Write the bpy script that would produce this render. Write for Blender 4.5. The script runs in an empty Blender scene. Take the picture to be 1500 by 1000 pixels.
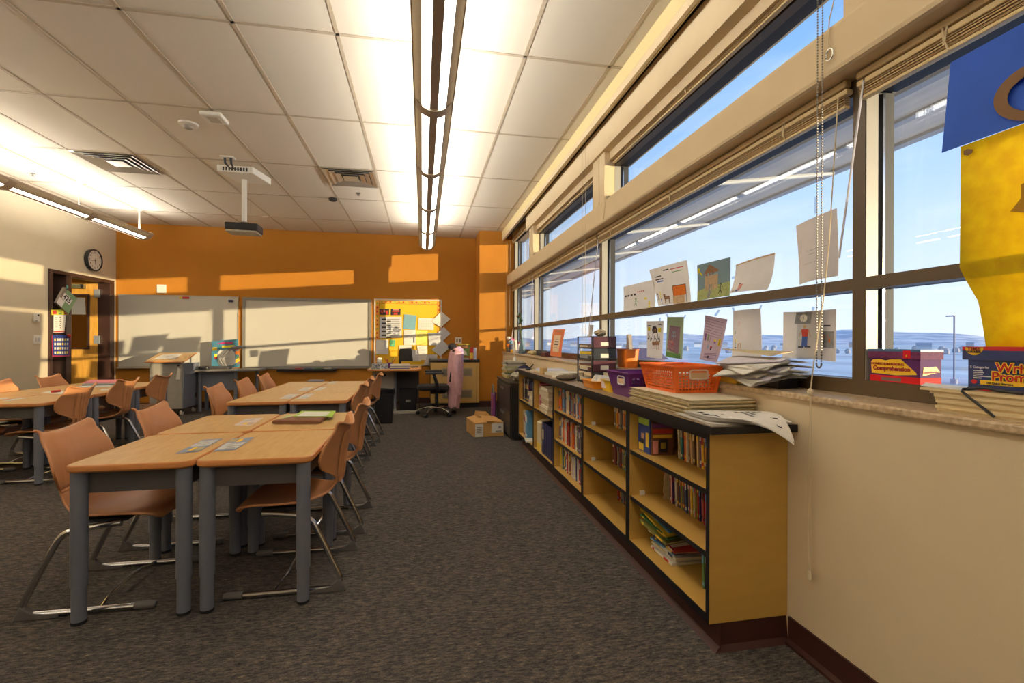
import bpy, bmesh, math, random
from mathutils import Vector, Matrix
random.seed(7)
SC = bpy.context.scene
COL = SC.collection
PI = math.pi

# ---------------------------------------------------------------- survey of the room
# metres; X to the right (window wall), Y towards the orange back wall, camera above the origin
F, YAW, HOR, H, ROLL = 689.5, 0.1877, 498.6, 1.175, -0.0035

def ray(u, v):
    x = (u - 750) / F; z = -(v - HOR) / F
    c, s = math.cos(-ROLL), math.sin(-ROLL); x, z = c*x - s*z, s*x + c*z
    c, s = math.cos(YAW), math.sin(YAW)
    return Vector((c*x + s, -s*x + c, z))
def at_z(u, v, z): d = ray(u, v); t = (z - H)/d.z; return Vector((d.x*t, d.y*t, z))
def at_x(u, v, x): d = ray(u, v); t = x/d.x; return Vector((x, d.y*t, H + d.z*t))
def at_y(u, v, y): d = ray(u, v); t = y/d.y; return Vector((d.x*t, y, H + d.z*t))

# ---------------------------------------------------------------- materials
def lin(c):
    return tuple(((x/255)/12.92 if x/255 <= .04045 else ((x/255+.055)/1.055)**2.4) for x in c) + (1,)
MATS = {}
def mat(name, rgb, rough=.55, metal=0, noise=0, scale=20, bump=0, bscale=60, rgb2=None, stretch=None, spec=None, trans=0, emit=0, coat=0):
    if name in MATS: return MATS[name]
    m = bpy.data.materials.new(name); m.use_nodes = True
    nt = m.node_tree; N = nt.nodes; L = nt.links
    b = N['Principled BSDF']; c = lin(rgb)
    b.inputs['Base Color'].default_value = c
    b.inputs['Roughness'].default_value = rough
    b.inputs['Metallic'].default_value = metal
    if spec is not None: b.inputs['Specular IOR Level'].default_value = spec
    if coat: b.inputs['Coat Weight'].default_value = coat; b.inputs['Coat Roughness'].default_value = .15
    tc = None
    def coords():
        nonlocal tc
        if tc is None:
            tc = N.new('ShaderNodeTexCoord')
            if stretch:
                mp = N.new('ShaderNodeMapping'); mp.inputs['Scale'].default_value = stretch
                L.new(tc.outputs['Object'], mp.inputs['Vector']); tc = mp
        return tc.outputs[0] if stretch else tc.outputs['Object']
    if noise or rgb2:
        n = N.new('ShaderNodeTexNoise'); n.inputs['Scale'].default_value = scale; n.inputs['Detail'].default_value = 4
        L.new(coords(), n.inputs['Vector'])
        r = N.new('ShaderNodeValToRGB'); r.color_ramp.elements[0].position = .35; r.color_ramp.elements[1].position = .65
        if rgb2: c2 = lin(rgb2)
        else: c2 = tuple(min(1, x*(1+noise)) for x in c[:3]) + (1,); c = tuple(x*(1-noise) for x in c[:3]) + (1,)
        r.color_ramp.elements[0].color = c; r.color_ramp.elements[1].color = c2
        L.new(n.outputs['Fac'], r.inputs['Fac']); L.new(r.outputs['Color'], b.inputs['Base Color'])
    if bump:
        n = N.new('ShaderNodeTexNoise'); n.inputs['Scale'].default_value = bscale; n.inputs['Detail'].default_value = 3
        L.new(coords(), n.inputs['Vector'])
        bp = N.new('ShaderNodeBump'); bp.inputs['Strength'].default_value = bump; bp.inputs['Distance'].default_value = .01
        L.new(n.outputs['Fac'], bp.inputs['Height']); L.new(bp.outputs['Normal'], b.inputs['Normal'])
    if trans:
        t = N.new('ShaderNodeBsdfTranslucent'); mx = N.new('ShaderNodeMixShader'); mx.inputs[0].default_value = trans
        src = b.inputs['Base Color'].links
        if src: L.new(src[0].from_socket, t.inputs['Color'])
        else: t.inputs['Color'].default_value = c
        L.new(b.outputs[0], mx.inputs[1]); L.new(t.outputs[0], mx.inputs[2])
        L.new(mx.outputs[0], N['Material Output'].inputs['Surface'])
    if emit:
        b.inputs['Emission Color'].default_value = c; b.inputs['Emission Strength'].default_value = emit
    MATS[name] = m
    return m
def plain(rgb, rough=.6, **k):
    return mat('tone_%02x%02x%02x' % tuple(rgb), rgb, rough, noise=.05, scale=35, **k)

# ---------------------------------------------------------------- mesh building
class MB:
    def __init__(s): s.v = []; s.f = []; s.mi = []; s.m = 0
    def add(s, vs, fs):
        b = len(s.v); s.v += [Vector(p) for p in vs]
        for f in fs: s.f.append(tuple(b+i for i in f)); s.mi.append(s.m)
        return s
    def box(s, x0, x1, y0, y1, z0, z1):
        return s.add([(x0,y0,z0),(x1,y0,z0),(x1,y1,z0),(x0,y1,z0),(x0,y0,z1),(x1,y0,z1),(x1,y1,z1),(x0,y1,z1)],
              [(0,3,2,1),(4,5,6,7),(0,1,5,4),(1,2,6,5),(2,3,7,6),(3,0,4,7)])
    def obox(s, c, size, rz=0, rx=0, ry=0):
        M = Matrix.Translation(c) @ Matrix.Rotation(rz,4,'Z') @ Matrix.Rotation(ry,4,'Y') @ Matrix.Rotation(rx,4,'X')
        a, b, d = size[0]/2, size[1]/2, size[2]/2
        vs = [M @ Vector(p) for p in ((-a,-b,-d),(a,-b,-d),(a,b,-d),(-a,b,-d),(-a,-b,d),(a,-b,d),(a,b,d),(-a,b,d))]
        return s.add(vs, [(0,3,2,1),(4,5,6,7),(0,1,5,4),(1,2,6,5),(2,3,7,6),(3,0,4,7)])
    def poly(s, pts): return s.add(pts, [tuple(range(len(pts)))])
    def prism(s, pts, off):
        n = len(pts); off = Vector(off); P = [Vector(p) for p in pts]
        s.add(P + [p+off for p in P], [tuple(range(n))[::-1], tuple(range(n, 2*n))] + [(i,(i+1)%n,n+(i+1)%n,n+i) for i in range(n)])
        return s
    def tube(s, pts, r, n=8, closed=False, caps=True):
        P = [Vector(p) for p in pts]; m = len(P)
        rs = r if isinstance(r, (list, tuple)) else [r]*m
        up = None; vs = []; fs = []
        for i in range(m):
            a = P[(i-1) % m] if closed or i else P[i]; b = P[(i+1) % m] if closed or i < m-1 else P[i]
            t = (b-a).normalized() if (b-a).length else Vector((0,0,1))
            if up is None: up = Vector((0,0,1)) if abs(t.z) < .9 else Vector((1,0,0))
            x = t.cross(up)
            if x.length < 1e-5: x = t.cross(Vector((.31,.9,.2)))
            x.normalize(); y = x.cross(t).normalized(); up = y
            for k in range(n):
                q = 2*PI*k/n; vs.append(P[i] + (x*math.cos(q) + y*math.sin(q))*rs[i])
        for i in range(m if closed else m-1):
            j = (i+1) % m
            for k in range(n): fs.append((i*n+k, i*n+(k+1)%n, j*n+(k+1)%n, j*n+k))
        if caps and not closed: fs += [tuple(range(n))[::-1], tuple(range((m-1)*n, m*n))]
        return s.add(vs, fs)
    def cyl(s, c, r, h, n=20, r2=None):
        c = Vector(c); return s.tube([c, c+Vector((0,0,h))], [r, r if r2 is None else r2], n)
    def lathe(s, c, prof, n=20):
        c = Vector(c); vs = []; fs = []; m = len(prof)
        for r, z in prof:
            for k in range(n): q = 2*PI*k/n; vs.append(c + Vector((r*math.cos(q), r*math.sin(q), z)))
        for i in range(m-1):
            for k in range(n): fs.append((i*n+k, i*n+(k+1)%n, (i+1)*n+(k+1)%n, (i+1)*n+k))
        fs += [tuple(range(n))[::-1], tuple(range((m-1)*n, m*n))]
        return s.add(vs, fs)
    def grid(s, fn, nu, nv):
        vs = [fn(i/nu, j/nv) for j in range(nv+1) for i in range(nu+1)]
        return s.add(vs, [(j*(nu+1)+i, j*(nu+1)+i+1, (j+1)*(nu+1)+i+1, (j+1)*(nu+1)+i) for j in range(nv) for i in range(nu)])
    def ball(s, c, r, n=10, m=6, sz=1):
        return s.lathe(c, [(max(1e-4, r*math.sin(PI*i/m)), -r*sz*math.cos(PI*i/m)) for i in range(m+1)], n)
    def build(s, name, mats, parent=None, smooth=False, bevel=0, solid=0, off=0, sub=0):
        me = bpy.data.meshes.new(name)
        vs = s.v
        if parent is None:
            xs = [p.x for p in vs]; ys = [p.y for p in vs]; zs = [p.z for p in vs]
            base = Vector(((min(xs)+max(xs))/2, (min(ys)+max(ys))/2, min(zs)))
        else:
            base = Vector((0,0,0)); q = parent
            while q: base += q.location; q = q.parent
        me.from_pydata([p-base for p in vs], [], s.f)
        if not isinstance(mats, (list, tuple)): mats = [mats]
        for m in mats: me.materials.append(m)
        if len(mats) > 1: me.polygons.foreach_set('material_index', s.mi)
        if smooth: me.polygons.foreach_set('use_smooth', [True]*len(s.f))
        me.update()
        o = bpy.data.objects.new(name, me); COL.objects.link(o)
        if parent is None: o.location = base
        else: o.parent = parent
        if solid:
            d = o.modifiers.new('thickness', 'SOLIDIFY'); d.thickness = solid; d.offset = off
        if bevel:
            d = o.modifiers.new('edge', 'BEVEL'); d.width = bevel; d.segments = 2; d.limit_method = 'ANGLE'; d.angle_limit = .6
        if sub:
            d = o.modifiers.new('soft', 'SUBSURF'); d.levels = sub; d.render_levels = sub
        if smooth and smooth != 'all':
            me.polygons.foreach_set('use_smooth', [True]*len(s.f))
            try:
                me.set_sharp_from_angle(angle=.7)
            except Exception: pass
        return o
def tag(o, label, cat, group=None, kind=None):
    o['label'] = label; o['category'] = cat
    if group: o['group'] = group
    if kind: o['kind'] = kind
    return o
def thing(name, label, cat, loc, group=None):
    o = bpy.data.objects.new(name, None); COL.objects.link(o); o.location = loc; o.empty_display_size = .1
    return tag(o, label, cat, group)
def struct(o, label, cat): return tag(o, label, cat, None, 'structure')
def copy_tree(o, loc=None, rz=None, label=None, group=None, parent=None):
    c = o.copy(); COL.objects.link(c)
    if parent is not None: c.parent = parent
    for ch in list(o.children): copy_tree(ch, parent=c)
    if loc is not None: c.location = loc
    if rz is not None: c.rotation_euler = (0,0,rz)
    if label: c['label'] = label
    if group: c['group'] = group
    return c
def solo(mb, name, mats, label, cat, group=None, **k):
    return tag(mb.build(name, mats, None, **k), label, cat, group)

def lettering(name, text, o, xd, yd, size, material, parent, bold=0, align='CENTER', lift=.0012, stretch=1):
    """flat raised letters lying on a surface: o = anchor, xd / yd = reading and up directions"""
    cu = bpy.data.curves.new(name, 'FONT'); cu.body = text; cu.size = size; cu.align_x = align; cu.align_y = 'CENTER'
    cu.offset = bold; cu.extrude = .0004; cu.resolution_u = 3
    t = bpy.data.objects.new(name, cu); COL.objects.link(t)
    bpy.context.view_layer.update()
    dg = bpy.context.evaluated_depsgraph_get(); me = bpy.data.meshes.new_from_object(t.evaluated_get(dg))
    bpy.data.objects.remove(t)
    xd = Vector(xd).normalized(); yd = Vector(yd).normalized(); n = xd.cross(yd).normalized()
    mb = MB(); mb.add([Vector(o) + xd*p.co.x*stretch + yd*p.co.y + n*(p.co.z + lift) for p in me.vertices], [tuple(p.vertices) for p in me.polygons])
    return mb.build(name, material, parent)

def sheet(name, corners, mats, label=None, cat='drawing', group=None, marks=(), curl=0, n=Vector((-1,0,0)), parent=None, cup=0, nu=10, nv=10, thick=.0007):
    """paper with corners UL,UR,LR,LL; marks = (material index, [(u,v)...]) with v down, drawn on its face as part of the mesh"""
    UL, UR, LR, LL = [Vector(c) for c in corners]
    def fn(u, v, l=0):
        p = UL*(1-u)*(1-v) + UR*u*(1-v) + LR*u*v + LL*(1-u)*v
        return p + n*(curl*v*v*v + cup*math.sin(PI*u)*(.4+.6*v) + .004 + l)
    mb = MB(); mb.grid(fn, nu, nv); 
    nb = len(mb.f)
    # back face so that the paper has thickness
    mb.grid(lambda u, v: fn(u, v, -thick), nu, nv)
    for mi, pts in marks:
        mb.m = mi
        if curl or cup:
            bm = bmesh.new(); f = bm.faces.new([bm.verts.new((u, v, 0)) for u, v in pts]); bmesh.ops.triangulate(bm, faces=[f])
            for _ in range(4):
                es = [e for e in bm.edges if e.calc_length() > .14]
                if not es: break
                bmesh.ops.subdivide_edges(bm, edges=es, cuts=1)
                bmesh.ops.triangulate(bm, faces=bm.faces[:])
            bm.verts.index_update(); mb.add([fn(q.co.x, q.co.y, .0011) for q in bm.verts], [tuple(q.index for q in f.verts) for f in bm.faces]); bm.free()
        else: mb.poly([fn(u, v, .0009) for u, v in pts])
    return tag(mb.build(name, mats, parent), label, cat, group) if parent is None else mb.build(name, mats, parent)
def rect(x0, y0, x1, y1): return [(x0,y0),(x1,y0),(x1,y1),(x0,y1)]
def strokes(mi, n, x0, x1, y0, y1, h=.012):
    r = random.Random(n*17+int(x0*100)); out = []
    for i in range(n):
        y = y0 + (y1-y0)*i/max(1, n-1); e = x1 - (x1-x0)*.35*r.random()
        out.append((mi, rect(x0, y, e, y+h)))
    return out
def figure(mi, x, y, s):
    """small pencil stick figure"""
    w = s*.08
    return [(mi, [(x+s*.12*math.cos(a*PI/4), y+s*.12*math.sin(a*PI/4)*1.2) for a in range(8)]), (mi, rect(x-w/2, y+s*.12, x+w/2, y+s*.6)),
            (mi, rect(x-s*.25, y+s*.25, x+s*.25, y+s*.25+w)), (mi, [(x-w/2,y+s*.55),(x+w/2,y+s*.6),(x-s*.15,y+s),(x-s*.22,y+s)]), (mi, [(x-w/2,y+s*.6),(x+w/2,y+s*.55),(x+s*.22,y+s),(x+s*.15,y+s)])]
ORD = 'first second third fourth fifth sixth seventh eighth ninth tenth eleventh twelfth thirteenth fourteenth fifteenth sixteenth seventeenth eighteenth nineteenth twentieth twenty-first twenty-second twenty-third twenty-fourth twenty-fifth twenty-sixth twenty-seventh twenty-eighth twenty-ninth thirtieth'.split()
EXPOSURE, SKY, SUN, DOWN, UP, CORR = 0.58, 0.87, 4.0, 9.5, 27.0, 7.0
# ================================================================ camera, sky, sun
cam = bpy.data.cameras.new('camera'); co = bpy.data.objects.new('camera', cam); COL.objects.link(co)
cam.sensor_width = 36; cam.lens = 36*F/1500; cam.shift_y = -(500-HOR)/1500; cam.clip_start = .02; cam.clip_end = 5000
co.matrix_world = Matrix.Translation((0,0,H)) @ Matrix.Rotation(-YAW,4,'Z') @ Matrix.Rotation(PI/2,4,'X') @ Matrix.Rotation(-ROLL,4,'Z')
SC.camera = co
vs = SC.view_settings; vs.view_transform = 'Standard'; vs.look = 'None'; vs.gamma = 1; vs.use_curve_mapping = False; vs.exposure = EXPOSURE
SC.cycles.max_bounces = 8; SC.cycles.diffuse_bounces = 5; SC.cycles.glossy_bounces = 4; SC.cycles.transparent_max_bounces = 24
SC.cycles.sample_clamp_indirect = 4; SC.cycles.use_denoising = True
w = bpy.data.worlds.new('sky'); SC.world = w; w.use_nodes = True
N = w.node_tree.nodes; L = w.node_tree.links; bg = N['Background']
tc = N.new('ShaderNodeTexCoord'); sx = N.new('ShaderNodeSeparateXYZ'); rp = N.new('ShaderNodeValToRGB')
L.new(tc.outputs['Generated'], sx.inputs[0]); L.new(sx.outputs['Z'], rp.inputs['Fac'])
e = rp.color_ramp.elements; e[0].position = 0; e[0].color = lin((226,238,250)); e[1].position = 1; e[1].color = lin((120,160,215))
for p, c in ((.10,(214,232,252)), (.26,(180,212,251)), (.45,(140,188,247)), (.65,(122,168,234))):
    q = e.new(p); q.color = lin(c)
nz = N.new('ShaderNodeTexNoise'); nz.inputs['Scale'].default_value = 3; nz.inputs['Detail'].default_value = 6
mp = N.new('ShaderNodeMapping'); mp.inputs['Scale'].default_value = (1,1,5); L.new(tc.outputs['Generated'], mp.inputs[0]); L.new(mp.outputs[0], nz.inputs['Vector'])
mr = N.new('ShaderNodeMapRange'); mr.inputs['From Min'].default_value = .5; mr.inputs['From Max'].default_value = .8; mr.inputs['To Max'].default_value = .35
L.new(nz.outputs['Fac'], mr.inputs['Value'])
mx = N.new('ShaderNodeMixRGB'); mx.inputs[2].default_value = lin((236,243,252)); L.new(mr.outputs[0], mx.inputs[0]); L.new(rp.outputs[0], mx.inputs[1])
L.new(mx.outputs[0], bg.inputs['Color']); bg.inputs['Strength'].default_value = SKY
sd = Vector((-1.05, 1, -.079)).normalized()
sl = bpy.data.lights.new('sun', 'SUN'); sl.energy = SUN; sl.color = (1,.80,.50); sl.angle = .006
so = bpy.data.objects.new('sun', sl); COL.objects.link(so); so.rotation_euler = sd.to_track_quat('-Z','Y').to_euler(); so.location = (8,-6,3)

# ================================================================ room shell
XL, XW, YB, YF, ZC = -5.03, 1.41, 8.95, -3.2, 3.117
def carpet():
    m = bpy.data.materials.new('carpet'); m.use_nodes = True; N = m.node_tree.nodes; L = m.node_tree.links; b = N['Principled BSDF']
    tc = N.new('ShaderNodeTexCoord'); mp = N.new('ShaderNodeMapping'); mp.inputs['Scale'].default_value = (1,3.2,1); mp.inputs['Rotation'].default_value = (0,0,.15)
    L.new(tc.outputs['Object'], mp.inputs[0])
    n1 = N.new('ShaderNodeTexNoise'); n1.inputs['Scale'].default_value = 34; n1.inputs['Detail'].default_value = 5; n1.inputs['Roughness'].default_value = .75
    L.new(mp.outputs[0], n1.inputs['Vector'])
    r = N.new('ShaderNodeValToRGB'); e = r.color_ramp.elements
    e[0].position = .30; e[0].color = lin((38,38,44)); e[1].position = .74; e[1].color = lin((156,143,118))
    for p, c in ((.44,(70,67,66)), (.52,(90,85,80)), (.60,(105,97,87))): q = e.new(p); q.color = lin(c)
    L.new(n1.outputs['Fac'], r.inputs['Fac'])
    n2 = N.new('ShaderNodeTexNoise'); n2.inputs['Scale'].default_value = 230; n2.inputs['Detail'].default_value = 2; L.new(mp.outputs[0], n2.inputs['Vector'])
    r2 = N.new('ShaderNodeValToRGB'); r2.color_ramp.elements[0].position = .35; r2.color_ramp.elements[1].position = .68
    r2.color_ramp.elements[0].color = (.45,.45,.5,1); r2.color_ramp.elements[1].color = (1.25,1.2,1.1,1); L.new(n2.outputs['Fac'], r2.inputs['Fac'])
    mu = N.new('ShaderNodeMixRGB'); mu.blend_type = 'MULTIPLY'; mu.inputs[0].default_value = 1; L.new(r.outputs[0], mu.inputs[1]); L.new(r2.outputs[0], mu.inputs[2])
    L.new(mu.outputs[0], b.inputs['Base Color']); b.inputs['Roughness'].default_value = .95; b.inputs['Specular IOR Level'].default_value = .15
    bp = N.new('ShaderNodeBump'); bp.inputs['Strength'].default_value = .5; bp.inputs['Distance'].default_value = .006; L.new(n1.outputs['Fac'], bp.inputs['Height']); L.new(bp.outputs[0], b.inputs['Normal'])
    return m
M_tile = mat('ceiling_tile', (222,212,194), .95, noise=.05, scale=260, bump=.25, bscale=300, spec=.1)
M_grid = mat('ceiling_grid_paint', (186,170,146), .6)
M_cream = mat('cream_paint', (206,192,163), .8, noise=.015, scale=6, bump=.04, bscale=220, spec=.25)
M_tan = mat('tan_paint', (220,200,164), .75, noise=.015, scale=6, bump=.04, bscale=220, spec=.25)
M_orange = mat('orange_paint', (178,117,38), .75, noise=.02, scale=5, bump=.04, bscale=220, spec=.25)
M_base = mat('dark_brown_vinyl', (58,28,22), .45)
M_frame = mat('bronze_window_metal', (84,67,45), .42, noise=.03, scale=9)
M_dark = mat('black_gasket_and_recess', (42,42,46), .6)  # gasket black, also the painted dark of duct and cornice slot
M_sunlit_reveal = mat('sunlit_reveal_tone', (164,160,148), .4, noise=.03, scale=9)  # pale tone carries the sunlight on the jamb faces
M_sill = mat('speckled_stone_sill', (172,146,112), .35, scale=70, rgb2=(206,184,150))
M_black = mat('black_plastic', (26,25,27), .45, noise=.05)
M_white = mat('white_plastic', (226,222,210), .45, noise=.02)
M_chrome = mat('chrome', (205,205,205), .16, 1)
M_steel = mat('brushed_steel', (150,150,150), .3, 1)
M_paper = mat('white_paper', (224,220,208), .8, noise=.02, scale=30, spec=.2)
M_ink = mat('dark_ink', (48,46,50), .7)
M_gray_ink = mat('gray_print', (140,138,136), .8)

mb = MB(); mb.box(-8.2, XW+.3, YF-.1, 12.2, -.1, 0)
struct(mb.build('floor', carpet()), 'flecked brown and grey carpet covering the classroom floor', 'floor')
mb = MB(); mb.box(-8.2, XW+.35, YF-.1, 12.2, ZC, ZC+.1)
struct(mb.build('ceiling', M_tile), 'off white speckled acoustic tile ceiling', 'ceiling')
gx = [.6806+.6096*i for i in range(-9, 2)]; gy = [3.145+1.2192*j for j in range(-5, 5)]
mb = MB()
for x in gx: mb.box(x-.012, x+.012, YF, YB, ZC-.004, ZC)
for y in gy: mb.box(XL, 1.385, y-.012, y+.012, ZC-.004, ZC)
for i in (-8+1, -3): 
    x = .6806+.6096*i; mb.box(x, x+.6096, 6.181, 6.205, ZC-.004, ZC)
struct(mb.build('ceiling_grid', M_grid), 'painted metal tee bar grid holding the ceiling tiles', 'ceiling grid')

# walls
DY0, DY1, DZ = 7.50, 8.89, 2.135      # doorway in the left wall
mb = MB(); mb.box(XL-.14, XL, YF, DY0, 0, ZC).box(XL-.14, XL, DY1, YB, 0, ZC).box(XL-.14, XL, DY0, DY1, DZ, ZC)
struct(mb.build('wall_left', M_cream), 'cream painted wall with the clock and the door', 'wall')
mb = MB(); mb.box(XL-.14, 1.75, YB, YB+.14, 0, ZC)
struct(mb.build('wall_back', M_orange), 'orange painted wall behind the whiteboards', 'wall')
mb = MB(); mb.box(.985, 1.75, 8.28, YB, 0, ZC)
struct(mb.build('wall_corner', M_orange), 'orange boxed out corner beside the windows', 'wall')
mb = MB(); mb.box(XL, XW, YF-.14, YF, 0, ZC)
struct(mb.build('wall_front', M_cream), 'cream wall behind the viewer', 'wall')
BX = 1.475
mb = MB(); mb.box(XW, 1.78, YF, 8.28, 0, .953)
struct(mb.build('wall_right', M_tan), 'tan painted wall below the window sill', 'wall')
mb = MB(); mb.box(BX, 1.74, YF, 8.28, 2.160, 2.344)
struct(mb.build('trim_1', M_tan, bevel=.018), 'tan boxed beam between lower and upper windows', 'beam')
mb = MB(); mb.box(BX, 1.56, YF, 6.716, 2.767, 2.996); mb.box(1.545, 1.78, YF, 6.716, 2.70, ZC)
struct(mb.build('trim_2', M_tan), 'tan header box above the upper windows', 'header')
mb = MB(); mb.box(1.57, 1.78, 6.716, 8.28, 2.93, ZC)
struct(mb.build('trim_3', M_tan), 'tan lintel over the last upper window', 'header')
mb = MB(); mb.m = 0; mb.box(1.385, 1.41, YF, 8.28, 3.005, ZC-.002); mb.m = 1; mb.box(1.386, 1.41, YF, 8.28, 2.952, 3.005); mb.box(1.436, 1.444, YF, 8.28, 2.978, 2.990); mb.m = 2; mb.box(1.41, 1.475, YF, 8.28, 3.03, 3.06); mb.box(1.476, 1.50, YF, 8.28, 2.998, 3.06)  # black boxes paint the dark of the slot behind the cornice
struct(mb.build('trim_4', [mat('cornice_yellow',(226,208,152),.6), M_tan, M_dark]), 'pale yellow cornice strip along the ceiling above the windows', 'cornice')
mb = MB(); mb.box(1.395, 1.60, YF, 8.28, .953, .978)
struct(mb.build('trim_5', M_sill, bevel=.006), 'speckled beige stone window sill', 'window sill')
# pilasters between the upper windows
for k, (y0, y1) in enumerate(((1.20,1.458), (3.75,4.025), (6.345,6.60))):
    mb = MB(); mb.box(1.50, 1.549, y0, y1, 2.344, 2.767); mb.box(1.495, 1.50, y0+.12, y0+.135, 2.344, 2.767); mb.box(1.549, 1.60, y0+.02, y1-.02, 2.344, 2.767)
    if k == 2: mb.box(1.60, 1.72, 6.60, 6.725, 2.404, 2.92)  # hidden box added to trim the sun patch on the back wall
    struct(mb.build('trim_%d' % (6+k), M_tan), 'tan pilaster between upper windows, ' + ('near the hanging bead chain', 'beyond the long clerestory pane', 'just before the last upper window')[k], 'pilaster')
# baseboards
mb = MB(); mb.prism([(XW,YF,0),(XW-.022,YF,0),(XW-.022,YF,.012),(XW-.008,YF,.022),(XW-.008,YF,.105),(XW,YF,.105)], (0,1.600-YF,0))
struct(mb.build('baseboard_right', M_base), 'dark brown vinyl base below the tan wall', 'baseboard')
mb = MB(); mb.box(XL, XL+.008, YF, DY0, 0, .105)
struct(mb.build('baseboard_left', M_base), 'dark brown vinyl base along the cream wall', 'baseboard')
mb = MB(); mb.box(XL, .985, YB-.008, YB, 0, .105).box(.977, .985, 8.28, YB, 0, .105).box(.985, 1.41, 8.272, 8.28, 0, .105)
struct(mb.build('baseboard_back', M_base), 'dark brown vinyl base along the orange wall', 'baseboard')

# glass: clear with a weak mirror
def glass():
    m = bpy.data.materials.new('window_glass'); m.use_nodes = True; N = m.node_tree.nodes; L = m.node_tree.links
    N.remove(N['Principled BSDF']); t = N.new('ShaderNodeBsdfTransparent'); t.inputs[0].default_value = (.985,.99,.99,1)
    g = N.new('ShaderNodeBsdfGlossy'); g.inputs['Roughness'].default_value = .0; lw = N.new('ShaderNodeLayerWeight'); lw.inputs[0].default_value = .5; pw = N.new('ShaderNodeMath'); pw.operation = 'POWER'; pw.inputs[1].default_value = 5; fr = N.new('ShaderNodeMath'); fr.operation = 'MULTIPLY_ADD'; fr.inputs[1].default_value = .85; fr.inputs[2].default_value = .035
    L.new(lw.outputs['Facing'], pw.inputs[0]); L.new(pw.outputs[0], fr.inputs[0])
    mx = N.new('ShaderNodeMixShader'); L.new(fr.outputs[0], mx.inputs[0]); L.new(t.outputs[0], mx.inputs[1]); L.new(g.outputs[0], mx.inputs[2])
    L.new(mx.outputs[0], N['Material Output'].inputs[0]); return m
M_glass = glass()
FX, GX = 1.588, 1.70
def window(idx, y0, y1, z0, z1, mid, fx, gx, lab, jw=.05, jl=None):
    """frame with its two side mullions; y0 is the near side"""
    t = thing('window_%d' % idx, lab, 'window', ((fx+gx)/2, (y0+y1)/2, z0)); t['kind'] = 'structure'
    ml, mr_ = y0 + jw*.5, y1 - (jl or jw)*.5
    mb = MB()
    def member(a0, a1, b0, b1):            # bronze face, sun-toned reveal, black gasket towards the glass
        mb.m = 0; mb.box(fx, fx+.055, a0, a1, b0, b1)
        mb.m = 2; mb.box(fx+.055, gx+.02, a0+.004, a1-.004, b0+.004, b1-.004)
    member(y0, ml, z0, z1); member(mr_, y1, z0, z1)
    member(ml, mr_, z0, z0+.057); member(ml, mr_, z1-.06, z1)
    if mid: member(ml, mr_, mid[0], mid[1])
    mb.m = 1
    for yy in (mr_,): mb.box(fx+.003, fx+.054, yy-.003, yy, z0+.058, z1-.062)   # jamb face on the sun side, sunlight put into its pale colour
    mb.m = 3
    for yy in (mr_,): mb.box(fx+.072, fx+.082, yy-.006, yy+.004, z0+.06, z1-.066)
    mb.build('window_frame', [M_frame, M_sunlit_reveal, M_dark, M_chrome], t)
    rows = [(z0+.05, z1-.05)] if not mid else [(z0+.05, mid[0]+.008), (mid[1]-.008, z1-.05)]
    for a, b in rows:
        g = MB(); g.box(gx, gx+.006, ml-.01, mr_+.01, a, b); g.build('glass_pane', M_glass, t)
    return t
LZ = (.978, 2.155, (1.368, 1.412))
n = 0
for y0, y1, lab in ((-3.2,-1.10,'two-pane window behind the viewer beside the tan wall'), (-1.10,1.476,'nearest lower window, carrying the blue and yellow banner'), (1.476,4.055,'lower window with the taped drawings'),
                (4.055,6.635,'lower window behind the drawer tower and orange leaflet'), (6.635,8.28,'small lower window by the orange corner with the rose vase')):
    n += 1; window(n, y0, y1, LZ[0], LZ[1], LZ[2], FX, GX, lab, jl=.26 if y1 > 8 else None)
for y0, y1, z1, lab in ((-3.2,1.33,2.725,'clerestory window above the viewer'), (1.33,3.90,2.725,'long clerestory window above the drawings'), (3.90,6.475,2.725,'middle clerestory window'), (6.475,8.28,2.99,'taller last clerestory window by the orange corner')):
    n += 1; window(n, y0, y1, 2.344, z1, None, 1.60, 1.71, lab, jw=.25, jl=.2 if y1 > 8 else None)
# ================================================================ student tables and chairs
M_top = mat('maple_laminate', (208,168,106), .38, scale=7, rgb2=(196,153,92), stretch=(6,1,6), coat=.15)
M_edge = mat('orange_brown_edge_band', (190,122,62), .4)
M_leg = mat('grey_painted_steel', (106,108,116), .42, noise=.02)
M_apron = mat('dark_grey_apron', (74,70,68), .6, noise=.03)
M_glide = mat('black_rubber', (22,21,21), .7, noise=.05)
M_shell = mat('orange_brown_plastic_shell', (193,132,84), .42, noise=.03, scale=14, bump=.05, bscale=500)
M_foot = mat('grey_plastic_foot', (92,88,84), .6, noise=.03)
TH = .66
def rounded(x0, x1, y0, y1, r, n=5):
    out = []
    for cx, cy, a in ((x1-r,y0+r,-90),(x1-r,y1-r,0),(x0+r,y1-r,90),(x0+r,y0+r,180)):
        for k in range(n+1):
            q = math.radians(a + 90*k/n); out.append((cx + r*math.cos(q), cy + r*math.sin(q)))
    return out
def top_slab(x0, x1, y0, y1, z0, z1, r, e=.008, n=5):
    """slab with soft edges: slot 0 the surface, slot 1 the edge band"""
    mb = MB(); rings = []
    for ins, z in ((e,z0),(0,z0+e),(0,z1-e),(e*.3,z1-e*.3),(e,z1)):
        rings.append([(x,y,z) for x, y in rounded(x0+ins, x1-ins, y0+ins, y1-ins, max(.004, r-ins), n)])
    k = len(rings[0]); mb.m = 1
    mb.add([p for q in rings for p in q], [(i*k+j, i*k+(j+1)%k, (i+1)*k+(j+1)%k, (i+1)*k+j) for i in range(len(rings)-1) for j in range(k)] + [tuple(range(k))[::-1]])
    mb.m = 0; mb.poly(rings[-1]); return mb
TW, TD = .474, .655
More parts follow.
